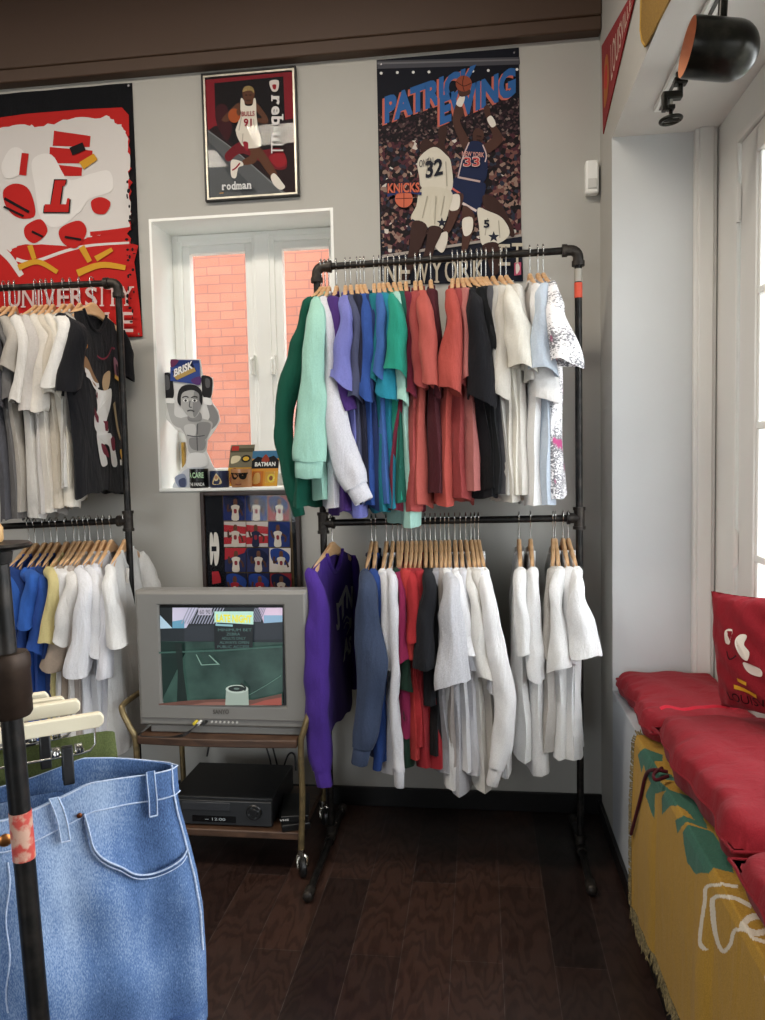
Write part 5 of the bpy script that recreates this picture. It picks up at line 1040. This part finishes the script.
def scr(c, e=1.0): return flat(c, .18, name='lit_screen', emit=e)
EM = [.30]
YS2 = TY + .013
def smap(x, y, k=0): return at(150 + x / 4.781, 590 + y / 4.781, y=YS2) + Vector((0, -k, 0))
class Scr(Art):
    def mat(s, c):
        m = c if not isinstance(c, (str, tuple)) else flat(c, .3, name='lit_screen', emit=EM[0])
        if m not in s.mats: s.mats.append(m)
        return s.mats.index(m)
def grad_screen():
    k = NT('lit_screen_field'); tc = k.n('TexCoord'); n = k.n('TexNoise', Scale=9.0, Detail=4.0); k.l(tc.outputs['Object'], n.inputs['Vector'])
    c = k.ramp(n.outputs[0], [(.3, lin('#2c4640')), (.7, lin('#557a6e'))]); k.l(c, k.b.inputs['Emission Color']); k.b.inputs['Emission Strength'].default_value = EM[0]; k.b.inputs['Base Color'].default_value = (.01, .015, .014, 1); k.b.inputs['Roughness'].default_value = .2; return k.m
MB().box(sx0 - .002, sx1 + .002, TY + .0135, TY + .02, sz0 - .002, sz1 + .002).build('tube_face', flat('#0c1010', .2, name='tube_glass'), tv)
A = Scr(smap, .0003)
A.poly([(49, 84), (634, 84), (634, 545), (49, 545)], grad_screen())
A.poly([(49, 84), (634, 84), (634, 250), (49, 245)], '#20262a'); A.poly([(165, 175), (634, 150), (634, 235), (165, 245)], '#2a2f35'); A.poly([(49, 245), (170, 250), (170, 300), (49, 545)], '#142723'); A.poly([(49, 84), (108, 84), (108, 165), (49, 130)], '#141a1c')
A.poly([(108, 84), (230, 84), (175, 180), (165, 182), (108, 182)], '#b8b4c8'); A.poly([(108, 150), (165, 140), (165, 182), (108, 182)], '#5c8fa8'); A.poly([(49, 120), (108, 182), (50, 184)], '#9fb9c9')
A.poly([(520, 84), (634, 84), (634, 150), (545, 158)], '#c9b4c8'); A.poly([(545, 120), (634, 120), (634, 152), (545, 158)], '#7f9fb9')
for i in range(13):
    x = 185 + i * 14; A.poly([(x, 84), (x + 6, 84), (x - 30, 160), (x - 36, 160)], '#8c8fa0')
for i in range(7): x = 505 + i * 8; A.poly([(x, 84), (x + 4, 84), (x - 22, 150), (x - 26, 150)], '#7c7f92')
A.poly([(235, 84), (300, 84), (298, 118), (235, 118)], '#a8a4b4'); A.text('60 90', 242, 112, 292, 92, '#3a3a44')
A.poly([(312, 100), (498, 100), (498, 162), (312, 152)], '#a9cfc2'); A.text('LATE NIGHT', 322, 150, 490, 112, '#d8d23c', rise=6, bold=.04); A.poly([(310, 160), (498, 168), (494, 282), (314, 282)], '#12181a'); A.poly([(318, 158), (400, 162), (400, 172), (318, 168)], '#7fa9b0')
for i, (tx, a, b2) in enumerate((('MINIMUM BET', 330, 490), ('ZEBRA', 370, 435), ('ADULTS ONLY', 348, 462), ('ALWAYS OPEN', 338, 478), ('PUBLIC ACCESS', 328, 478))): A.text(tx, a, 194 + i * 20, b2, 181 + i * 20, '#4d6a66')
A.poly([(49, 300), (360, 288), (634, 270), (634, 262), (360, 280), (49, 292)], '#35524a'); A.poly([(225, 305), (250, 356), (340, 352), (290, 306), (286, 308), (326, 348), (254, 352), (230, 305)], '#6e8c80')
A.poly(stroke([(480, 496), (560, 450), (630, 405)], 2), '#5e7c70'); A.poly([(125, 250), (160, 250), (165, 380), (185, 525), (135, 530), (140, 380)], '#15221f')
A.poly([(49, 545), (49, 538), (200, 522), (370, 515), (500, 520), (634, 490), (634, 545)], '#5e4038'); A.poly([(480, 545), (560, 520), (634, 508), (634, 545)], '#8e4a40'); A.poly([(200, 545), (280, 530), (370, 530), (370, 545)], '#7c564c')
A.poly([(370, 470), (475, 470), (478, 545), (366, 545)], '#8d9a90'); A.poly(ell(422, 468, 54, 20, 24), '#a8b4aa'); A.poly(ell(420, 466, 40, 14, 20), '#1c2422'); A.poly(ell(420, 466, 14, 5, 12), '#5c6c66'); A.poly(stroke([(440, 440), (462, 460), (458, 475)], 7), '#1c2422')
A.build('screen_picture', tv, 'lit green picture with a yellow sign')
# video plugs and their cable
pz = TZ0 + .022
cab = thing('video_cable', 'black video cable plugged into the front of the television', 'cable', at(190, 724, y=2.66))
for px, c_ in ((197, '#d8c23a'), (201, '#e6e4de'), (206, '#2a2a2a')):
    p = at(px, 722, y=TY); b = MB(); b.cyl((p.x, TY - .028, pz), (p.x, TY - .001, pz), .0065, 12); b.build('plug', flat(c_, .4, name='plug_plastic'), cab, smooth=50)
for d, sgn in ((0, 1), (.004, -1), (.009, 1)):
    p = at(199, 722, y=TY); q = catmull([(p.x + d, TY - .028, pz), (p.x - .03, TY - .06, .535 + d), (p.x - .10, TY - .05, .523), (p.x - .2, TY - .045, .521), (TX0 + .02, TY - .03, .521), (TX0 - .02, TY + .05 + d * 3, .49), (TX0 - .01, TY + .2 + d * 3, .42)], 6, False); b = MB().tube(q, .002, 6); b.build('cord', m_bk, cab, smooth=60)

m_brass = metal('#8c7a55', .38, 'aged_brass', worn='#6f6148'); m_cart = wood('#3b281c', '#5c4230', (6, 30, 30), .45, 'walnut_veneer')
cart = thing('television_cart', 'walnut and brass television cart on casters under the television', 'cart', (-.98, 2.88, 0))
def shelf(z0, z1, y0, y1, bow):
    q = [(-1.285, y1), (-.675, y1)] + [(-.675 - .61 * i / 12, y0 - bow * math.sin(PI * i / 12)) for i in range(13)]
    return MB().prism(q, (0, 0, z0), (1, 0, 0), (0, 1, 0), (0, 0, 1), z1 - z0)
shelf(.486, .516, 2.665, 3.10, .012).build('top_shelf', m_cart, cart, bevel=.004); shelf(.128, .156, 2.69, 3.10, .0).build('lower_shelf', m_cart, cart, bevel=.004)
for x, o_ in ((-.662, .034), (-1.297, -.06)):
    s = 1 if o_ > 0 else -1
    q = [Vector((x + s * -.012, 2.685, .085)), Vector((x, 2.682, .30)), Vector((x, 2.68, .49)), Vector((x + o_ * .35, 2.68, .545)), Vector((x + o_ * .9, 2.69, .605)), Vector((x + o_, 2.73, .622)), Vector((x + o_, 2.95, .622)), Vector((x + o_, 3.06, .612)), Vector((x + o_ * .4, 3.10, .55)), Vector((x, 3.10, .48)), Vector((x + s * -.012, 3.09, .085))]
    MB().tube(catmull(q, 5, False), .0115, 12).build('side_frame', m_brass, cart, smooth=60)
    for y in (2.685, 3.09):
        c = Vector((x + s * -.006, y - .012, .036)); cs = MB(); cs.lathe([(.002, -.011), (.03, -.011), (.036, -.006), (.036, .006), (.03, .011), (.002, .011)], c, (.9, .45, 0), 24); w_ = cs.build('caster_wheel', m_bk, cart, smooth=40)
        b = MB(); b.lathe([(.014, -.0135), (.012, -.0145), (.002, -.0145)], c, (.9, .45, 0), 16); b.lathe([(.014, .0135), (.012, .0145), (.002, .0145)], c, (.9, .45, 0), 16)
        for k in range(2): d = Vector((.9, .45, 0)).normalized() * (.017 if k else -.017); b.tube([c + d, c + d + Vector((0, .006, .03)), Vector((x + s * -.012, y, .075)) + d * .5], [.006, .008, .009], 8)
        b.cyl(Vector((x + s * -.012, y, .07)), Vector((x + s * -.012, y, .10)), .014, 14); b.build('caster_fork', metal('#b0aca2', .25, 'caster_steel'), cart, smooth=45)
vc = thing('video_recorder', 'black video cassette recorder on the lower shelf of the cart', 'video recorder', (-.99, 2.86, .156))
vx0, vx1, vz0, vz1 = -1.20, -.792, .162, .262
b = MB(); b.box(vx0, vx1, 2.735, 3.06, vz0, vz1); b.build('case', flat('#1b1c1e', .45, name='recorder_black'), vc, bevel=.004)
b = MB(); b.box(vx0 - .002, vx1 + .002, 2.715, 2.738, vz0, vz1 - .006); fp = b.build('front_panel', flat('#242628', .35, name='recorder_front'), vc, bevel=.003)
MB().box(vx0 + .06, vx0 + .25, 2.7125, 2.717, vz0 + .056, vz0 + .088).build('cassette_flap', flat('#303235', .3, name='flap_grey'), vc, bevel=.002)
MB().box(vx0 + .10, vx0 + .27, 2.7125, 2.717, vz0 + .012, vz0 + .036).build('display', flat('#050607', .15, name='display_black'), vc)
A = Art(lambda a, b2, k=0: Vector((a, 2.7122 - k, b2)), .0003); A.text('-- 12:00', vx0 + .15, vz0 + .019, vx0 + .23, vz0 + .029, '#b9c2c4'); A.build('display_digits', vc)
b = MB(); b.lathe([(.030, 0), (.030, .006), (.026, .010), (.016, .010), (.014, .013), (.002, .013)], (vx1 - .065, 2.716, vz0 + .056), (0, -1, 0), 28); b.build('jog_dial', flat('#0d0e0f', .35, name='dial_black'), vc, smooth=40)
b = MB()
for i in range(4): a = PI / 2 * i + .4; b.cyl((vx1 - .065 + .02 * math.cos(a), 2.709, vz0 + .056 + .02 * math.sin(a)), (vx1 - .065 + .02 * math.cos(a), 2.704, vz0 + .056 + .02 * math.sin(a)), .004, 8)
b.build('dial_buttons', flat('#3d4042', .4, name='button_dark'), vc)
t = thing('cassette_box', 'black videotape case lying beside the recorder', 'videotape', (-.73, 2.75, .156)); b = MB(); b.obox(Vector((-.728, 2.80, .170)), Vector((.05, .018, 0)), Vector((-.034, .095, 0)), Vector((0, 0, .0125))); b.build('case', flat('#121314', .4, name='tape_case'), t, bevel=.003)
b = MB(); b.obox(Vector((-.694, 2.706, .1695)) + Vector((-.006, .004, 0)), Vector((.044, .016, 0)), Vector((.001, -.003, 0)), Vector((0, 0, .010))); b.build('paper_spine', flat('#b9b9b4', .6, name='spine_paper'), t)
t = thing('cassette_box', 'upper black videotape case on top of another beside the recorder', 'videotape', (-.73, 2.78, .183)); b = MB(); b.obox(Vector((-.722, 2.815, .1955)), Vector((.051, .010, 0)), Vector((-.02, .098, 0)), Vector((0, 0, .0125))); b.build('case', flat('#0e0f10', .4, name='tape_case_dark'), t, bevel=.003)
A = Art(plane((-.765, 2.702, .189), (.075, .0147, 0), (0, 0, .012), (.19, -.98, 0)), .0006); A.text('VHS', .1, .2, .55, .85, '#c9c9c6', bold=.03); A.build('lettering', t)
cb = thing('power_cord', 'black cords looping down the wall behind the television cart', 'cable', (-1.0, 3.2, .2))
for q in ([(-1.02, 3.15, .62), (-1.0, 3.2, .45), (-.98, 3.22, .36), (-.93, 3.2, .22), (-.90, 3.1, .17)], [(-.99, 3.15, .62), (-.97, 3.21, .42), (-.93, 3.22, .30), (-.88, 3.16, .18)], [(-1.0, 3.2, .44), (-1.1, 3.21, .42), (-1.18, 3.2, .36), (-1.2, 3.15, .25)], [(-.83, 3.04, .25), (-.82, 3.10, .29), (-.80, 3.12, .28), (-.79, 3.1, .22)]):
    MB().tube(catmull(q, 7, False), .004, 8).build('cord', m_bk, cb, smooth=60)

# ================================================================== jeans rack in the foreground
ang = math.radians(35); E_ = Vector((math.cos(ang), math.sin(ang), 0)); N_ = Vector((math.sin(ang), -math.cos(ang), 0)); C0 = at(2, 800, y=.93); C0 = Vector((C0.x, C0.y, 0))
def onp(px, py, off=0.):
    d = CR * ((px - 382.5) / F) - CU * ((py - 510) / F) + CF; o = C0 + N_ * off
    tt = (o - CAMP).dot(N_) / d.dot(N_); p = CAMP + d * tt; return (p - o).dot(E_), p.z
def W_p(t, z, off=0.): return C0 + E_ * t + N_ * off + Vector((0, 0, z))
pr_ = thing('jeans_rack', 'black iron post with brown coupling and red label in the left foreground', 'clothing rack', at(38, 1010, y=.84))
a, b_ = at(1, 600, y=.84), at(38, 1010, y=.84); dr = (b_ - a).normalized(); top = a - dr * ((at(0, 546, y=.84).z - a.z) / -dr.z if False else 0)
ztop = at(0, 548, y=.84).z; top = a + dr * ((ztop - a.z) / dr.z); bot = a + dr * ((.02 - a.z) / dr.z)
def onpipe(py): z = at(20, py, y=.84).z; return a + dr * ((z - a.z) / dr.z)
MB().cyl(bot, top, .0125, 20).build('post', m_pipe, pr_, smooth=50)
m_bronze = metal('#33271f', .5, 'bronze_coupling', worn='#44362b')
ax = -dr; p0, p1 = onpipe(716), onpipe(653); L = (p1 - p0).length
MB().lathe([(.0125, 0), (.022, .0), (.0245, .004), (.0245, L * .28), (.0255, L * .3), (.0255, L * .72), (.0265, L * .76), (.0265, L * .93), (.024, L), (.0125, L)], p0, ax, 28).build('coupling', m_bronze, pr_, smooth=40)
p0, p1 = onpipe(858), onpipe(811)
def sticker():
    k = NT('scuffed_red_label'); n = k.n('TexNoise', Scale=70.0, Detail=5.0); k.l(k.coord(), n.inputs['Vector']); k.l(k.ramp(n.outputs[0], [(.44, lin('#c2483c')), (.56, lin('#c9a08a'))]), k.b.inputs['Base Color']); return k.m
MB().cyl(p0, p1, .0131, 24).build('label_band', sticker(), pr_, smooth=50)
MB().lathe([(.012, -.02), (.016, -.018), (.018, -.004), (.038, .0), (.040, .003), (.037, .006), (.002, .007)], top, (0, 0, 1), 32).build('top_plate', m_pipe, pr_, smooth=40)
MB().lathe([(.011, 0), (.0135, .004), (.0135, .018), (.010, .024), (.002, .026)], top + Vector((-.006, 0, .006)), (0, 0, 1), 24).build('wooden_knob', wood('#b98b56', '#d6b07a', (30, 30, 8), .5, 'knob_wood'), pr_, smooth=50)
RL = onp(103.5, 720)[0] - .185; rc = C0 + E_ * RL; RZ = 1.385
MB().cyl(rc + N_ * .10 + Vector((0, 0, RZ)), rc - N_ * .6 + Vector((0, 0, RZ)), .0125, 16).build('rail', m_pipe, pr_, smooth=50)
MB().cyl(Vector((top.x, top.y, RZ)), rc + N_ * .08 + Vector((0, 0, RZ)), .0125, 16).build('arm', m_pipe, pr_, smooth=50)
MB().lathe([(.09, 0), (.09, .012), (.02, .02), (.016, .05)], (bot.x, bot.y, 0), (0, 0, 1), 28).build('base_plate', m_pipe, pr_, smooth=40)

m_cream = flat('#e6dcc0', .45, name='cream_painted_wood'); m_clip = flat('#17181a', .4, name='clip_black')
def clip_hanger(off, tend, ztp, label, clips=True):
    """flat cream bar with a wire below it that carries two spring clips"""
    c = tend - .185; t = thing('clip_hanger', label, 'hanger', W_p(c, ztp, off), 'cream clip hangers on the jeans rack')
    hgt = .021; poly = [(c - .185, ztp - hgt + .003), (c - .182, ztp - hgt), (c + .178, ztp - hgt), (c + .184, ztp - hgt + .005), (c + .185, ztp - .006), (c + .180, ztp), (c - .18, ztp), (c - .185, ztp - .005)]
    o = C0 + N_ * (off - .006); MB().prism(poly, o, E_, (0, 0, 1), N_, .012).build('wooden_bar', m_cream, t, bevel=.003)
    b = MB(); z1 = ztp - hgt; q = [W_p(c + .172, z1 + .002, off), W_p(c + .172, z1 - .024, off), W_p(c + .165, z1 - .032, off), W_p(c + .15, z1 - .034, off), W_p(c - .15, z1 - .034, off), W_p(c - .165, z1 - .032, off), W_p(c - .172, z1 - .024, off), W_p(c - .172, z1 + .002, off)]
    b.tube(q, .0016, 8); hk = [W_p(c, ztp - .004, off)] + [W_p(c, RZ - .03, off)] + [W_p(c + .0165 * math.sin(g), RZ - .0 + .0165 * -math.cos(g), off) for g in (math.radians(d) for d in range(20, 250, 23))]
    b.tube(hk, .002, 8); b.build('wire', m_silv, t, smooth=60)
    for s in (.135, -.135):
        cx = c + s; cp = MB(); zz = z1 - .034
        for e in (.006, -.006): cp.obox(W_p(cx, zz - .012, off + e), E_ * .0075, N_ * .0022 + Vector((0, 0, .0)), Vector((0, 0, .026)) + N_ * (-e * .5))
        cp.build('clip', m_clip, t, bevel=.002)
        sp2 = MB()
        for m_ in (-1, 1):
            pts = [W_p(cx + m_ * (.010 + .010 * i / 40), zz + .006 * math.sin(i * .95) + .008, off + .008 * math.cos(i * .95)) for i in range(41)]
            sp2.tube(pts, .0012, 5)
        sp2.build('spring', m_silv, t, smooth=60)
    return t
z0_ = onp(99, 710)[1]
for i, (off, px, py, lb) in enumerate(((0., 103.5, 711, 'nearest cream clip hanger holding the blue jeans'), (-.055, 80, 698, 'second cream clip hanger from the front'), (-.085, 65, 695.5, 'third cream clip hanger from the front'), (-.125, 48.5, 691, 'fourth cream clip hanger, furthest back'))):
    tt, zz = onp(px, py, off); clip_hanger(off, tt, zz, lb + ' on the jeans rack')

def denim():
    k = NT('blue_denim'); v = k.coord((1, 1, 1)); n1 = k.n('TexNoise', Scale=5.0, Detail=4.0); k.l(k.coord((1.5, 1.5, .5)), n1.inputs['Vector']); n2 = k.n('TexNoise', Scale=520.0, Detail=2.0); k.l(k.coord((1.6, 1.6, .5)), n2.inputs['Vector'])
    a = k.n('Math', operation='MULTIPLY_ADD'); k.l(n2.outputs[0], a.inputs[0]); a.inputs[1].default_value = .55; k.l(n1.outputs[0], a.inputs[2])
    k.l(k.ramp(a.outputs[0], [(.52, lin('#33496f')), (.74, lin('#5a77a3')), (.98, lin('#a6bad4'))]), k.b.inputs['Base Color']); k.b.inputs['Roughness'].default_value = .85; k.b.inputs['Specular IOR Level'].default_value = .2
    n3 = k.n('TexNoise', Scale=14.0, Detail=3.0); k.l(v, n3.inputs['Vector']); k.bump(n3.outputs[0], .4, .012); return k.m
m_den = denim(); m_st = fabric('#c3cfe2', '#a9b9d2', name='pale_seam', wr=.2); m_olv = fabric('#5a6238', '#4c542f', name='olive_twill', speck=500)
# outline of the visible side seam and of the front waist edge, on the plane of the hanger
side = [onp(x, y) for x, y in ((175, 767), (176, 785), (180, 806), (188, 835), (197, 870), (203, 905), (206, 950), (208, 1020))]
wst = sorted([onp(x, y) for x, y in ((175, 766), (145, 769), (112, 771), (83, 774), (67, 782), (35, 796), (0, 808))])
AW = side[0][0]
def interp(tab, x):
    if x <= tab[0][0]: return tab[0][1]
    for (a0, b0), (a1, b1) in zip(tab, tab[1:]):
        if x <= a1: return b0 + (b1 - b0) * (x - a0) / max(a1 - a0, 1e-6)
    return tab[-1][1]
sd = sorted([(z, t) for t, z in side])
def halfw(z): return interp(sd, z) if z > sd[0][0] else sd[0][1] - .05 * (sd[0][0] - z)
def waistz(u): return interp(wst, abs(u) * AW)
ZB = .68
def jf(u, z, side_=1):          # front (side_=1) or back of the trunk
    A_h = halfw(z); dep = (.052 if side_ > 0 else .05) * (1 - abs(u) ** 2.4) ** .55; low = sm((1.12 - z) / .25)
    w_ = .018 * low * math.sin(6.5 * u + .2) + .009 * low * math.sin(14 * u + 2.2 + 5 * z) + .004 * math.sin(5 * z * 9 + 6 * u) * low
    return C0 + E_ * (u * A_h) + N_ * (side_ * (dep * (.75 + .35 * low)) + w_ * (1 - abs(u) ** 6)) + Vector((0, 0, z))
jn = thing('blue_jeans', 'faded blue jeans hanging from the nearest clip hanger in the left foreground', 'jeans', W_p(0, .1))
NU, NV = 48, 40
def trunk(z_from, z_to, nv=NV, ins=0.):
    rs = []
    for j in range(nv + 1):
        f = j / nv; ring = []
        for s in (1, -1):
            for i in range(NU):
                u = (1 - 2 * i / NU) * s; zt = z_from(u, s); z = zt + (z_to(u, s) - zt) * f
                ring.append(jf(u, z, s))
        rs.append(ring)
    return rs
back_dip = .012
def wz(u, s): return waistz(u) + (0 if s > 0 else back_dip * (1 - u * u))
b = MB(); b.rings(trunk(lambda u, s: wz(u, s) - .036, lambda u, s: ZB), caps=(False, False)); 
b.build('trunk', m_den, jn, smooth=80)
# waistband, a thicker band standing a little proud
b = MB(); R0 = trunk(wz, lambda u, s: wz(u, s) - .039, 4)
def push(ring, d):
    c = sum(ring, Vector()) / len(ring); out = []
    for p in ring: q = p - c; q.z = 0; out.append(p + (q.normalized() * d if q.length > 1e-6 else q))
    return out
b.rings([push(R0[0], -.001)] + [push(r, .0035) for r in R0] , caps=(False, False)); rr0 = push(R0[0], -.002); b.rings([push(R0[0], .0035), rr0, push(R0[2], -.002)], caps=(False, False)); b.build('waistband', m_den, jn, smooth=60)
st = MB()
for r_, d in ((R0[0], .0042), (R0[4], .0045)): st.tube(push(r_, d), .0011, 5, closed=True)
# pocket, side seam, belt loops and rivet: points measured on the front
def fp(px, py, k=.0):
    u = onp(px, py, .045)[0]; z = onp(px, py, .045)[1]
    for _ in range(3):
        uu = max(-.98, min(.985, u / halfw(z))); off = (jf(uu, z) - C0).dot(N_); u, z = onp(px, py, off)
    return jf(max(-.99, min(.99, u / halfw(z))), z) + N_ * (.0015 + k)
pk = catmull([(84, 812), (88, 826), (93, 844), (104, 855), (120, 862), (134, 869), (150, 869), (166, 864), (180, 856), (186, 848)], 5, False)
P1 = [fp(p.x, p.y, .003 + .010 * math.sin(PI * i / (len(pk) - 1))) for i, p in enumerate(pk)]; P2 = [fp(p.x, p.y + 6, .003 + .004 * math.sin(PI * i / (len(pk) - 1))) for i, p in enumerate(pk)]
b = MB(); b.rings([[P1[i] + N_ * -.004, P1[i] + N_ * .002, P2[i] + N_ * .001, P2[i] - N_ * .005] for i in range(len(pk))], closed=False, caps=(False, False)); b.build('pocket_edge', m_den, jn, smooth=70)
st.tube([p + N_ * .0022 for p in P1], .0013, 5); st.tube([p + N_ * .0014 for p in P2], .0010, 5)
st.tube([jf(.965, z) + N_ * .002 + E_ * .001 for z in [1.09 - .29 * i / 30 for i in range(31)]], .0016, 5)
fl = [fp(8 + 2 * math.sin(i * .5), 862 + i * 6) for i in range(26)]; st.tube(fl, .0012, 5)
st.build('seam_stitching', m_st, jn, smooth=60)
for pts, w_ in (([(149, 769), (149.5, 780), (151, 795), (152, 813)], .0068), ([(53, 795), (58, 806), (62, 820), (65, 838)], .0068)):
    q = [fp(x, y, .006 + .004 * math.sin(PI * i / 3)) for i, (x, y) in enumerate(pts)]; q = catmull(q, 4, False); b = MB()
    b.rings([[p - E_ * w_, p - E_ * w_ + N_ * .003, p + E_ * w_ + N_ * .003, p + E_ * w_] for p in q]); lo = b.build('belt_loop', m_den, jn, bevel=.001)
    s2 = MB()
    for sg in (-1, 1): s2.tube([p + E_ * (w_ * .8 * sg) + N_ * .0034 for p in q], .0009, 5)
    s2.tube([q[-1] - E_ * w_ * .8 + N_ * .0036, q[-1] + E_ * w_ * .8 + N_ * .0036], .0012, 5); s2.build('loop_stitching', m_st, lo)
p = fp(79, 814, .003); MB().lathe([(.0035, 0), (.0035, .0015), (.002, .0022), (.0005, .0024)], p, N_, 14).build('rivet', metal('#7c4a30', .4, 'copper_rivet'), jn, smooth=40)
p = fp(5, 838, .004); MB().lathe([(.008, 0), (.0085, .002), (.006, .004), (.001, .0042)], p, N_, 18).build('button', metal('#b97a44', .35, 'copper_button'), jn, smooth=40)
for s in (1, -1):
    rs = []
    for j in range(25):
        z = ZB + .03 - j / 24 * (ZB - .06); A_h = halfw(ZB) * (.5 - .13 * j / 24); c = C0 + E_ * (s * (halfw(ZB) * .5 - .02 * j / 24)) + Vector((0, 0, z))
        rs.append([c + E_ * (A_h * math.cos(g)) + N_ * ((.062 + .008 * math.sin(5 * g + j * .3)) * math.sin(g)) for g in (2 * PI * i / 28 for i in range(28))])
    b = MB(); b.rings(rs, caps=(True, False)); b.build('leg', m_den, jn, smooth=80)
def trousers(name, label, mat, off, t0, zt, hw, cat):
    t = thing(name, label, cat, W_p(t0, .15, off)); rs = []
    def ring(z, A_h, B_, c): return [W_p(c + A_h * math.cos(g), z + .01 * math.sin(2 * g), off + B_ * math.sin(g) * (1 + .2 * math.sin(3 * g))) for g in (2 * PI * i / 32 for i in range(32))]
    b = MB(); b.rings([ring(zt, hw, .017, t0), ring(zt - .04, hw + .003, .019, t0)], caps=(False, False)); b.rings([ring(zt, hw, .017, t0), ring(zt - .001, hw - .004, .013, t0), ring(zt - .04, hw - .004, .013, t0)], caps=(False, False)); b.build('waistband', mat, t, smooth=70)
    b = MB(); b.rings([ring(zt - .038, hw, .018, t0), ring(zt - .15, hw + .02, .023, t0), ring(zt - .32, hw + .03, .026, t0)], caps=(False, False)); b.build('trunk', mat, t, smooth=80)
    for s in (1, -1):
        b = MB(); b.rings([ring(zt - .30 - i * .12, (hw + .03) * .5 - .006 * i, .025, t0 + s * (hw + .03) * .5) for i in range(6)], caps=(True, False)); b.build('leg', mat, t, smooth=80)
    return t
tt, zz = onp(115, 733, -.085); trousers('olive_trousers', 'olive green trousers hanging behind the blue jeans', m_olv, -.088, tt - .17, zz, .17, 'trousers')
tt, zz = onp(62, 776, -.05); trousers('faded_jeans', 'second pair of blue jeans on the clip hanger behind the front pair', m_den, -.036, tt - .17, zz - .02, .17, 'jeans')
# ================================================================== daylight, lamps and exposure
w = bpy.data.worlds.new('sky'); S.world = w; w.use_nodes = True; nt = w.node_tree
bg = nt.nodes['Background']; sk = nt.nodes.new('ShaderNodeTexSky'); sk.sky_type = 'HOSEK_WILKIE'; sk.turbidity = 6; sk.sun_direction = (.3, -.4, .85)
mix = nt.nodes.new('ShaderNodeMixRGB'); mix.inputs[0].default_value = .75; nt.links.new(sk.outputs[0], mix.inputs[1]); mix.inputs[2].default_value = (.93, .97, 1.0, 1)
nt.links.new(mix.outputs[0], bg.inputs[0]); bg.inputs[1].default_value = 6.5
def area(name, loc, target, sx, sy, e, col=(1, 1, 1), portal=False):
    l = bpy.data.lights.new(name, 'AREA'); l.shape = 'RECTANGLE'; l.size = sx; l.size_y = sy; l.energy = e; l.color = col
    o = bpy.data.objects.new(name, l); COL.objects.link(o); o.location = loc; d = Vector(target) - Vector(loc); o.rotation_euler = d.to_track_quat('-Z', 'Z' if abs(d.normalized().z) < .9 else 'Y').to_euler()
    if portal: l.cycles.is_portal = True
    return o
area('daylight_front', (-2.05, -3.95, 1.5), (-2.05, 0, 1.5), 2.3, 1.9, 0, portal=True)
area('daylight_side', (1.0, 1.4, 1.7), (0, 1.4, 1.6), 2.7, 1.75, 0, portal=True)
area('ceiling_lamp', (-.7, 1.7, 3.58), (-.7, 1.9, 0), 1.4, .25, 26, (1, .90, .77))
area('ceiling_lamp', (-2.4, 1.4, 3.58), (-2.4, 1.6, 0), 1.4, .25, 26, (1, .90, .77))
S.view_settings.view_transform = 'Standard'; S.view_settings.look = 'None'; S.view_settings.gamma = 1; S.view_settings.use_curve_mapping = False
S.view_settings.exposure = 0.5
S.cycles.use_denoising = True; S.cycles.max_bounces = 8; S.cycles.diffuse_bounces = 5; S.cycles.transparent_max_bounces = 12; S.cycles.sample_clamp_indirect = 6
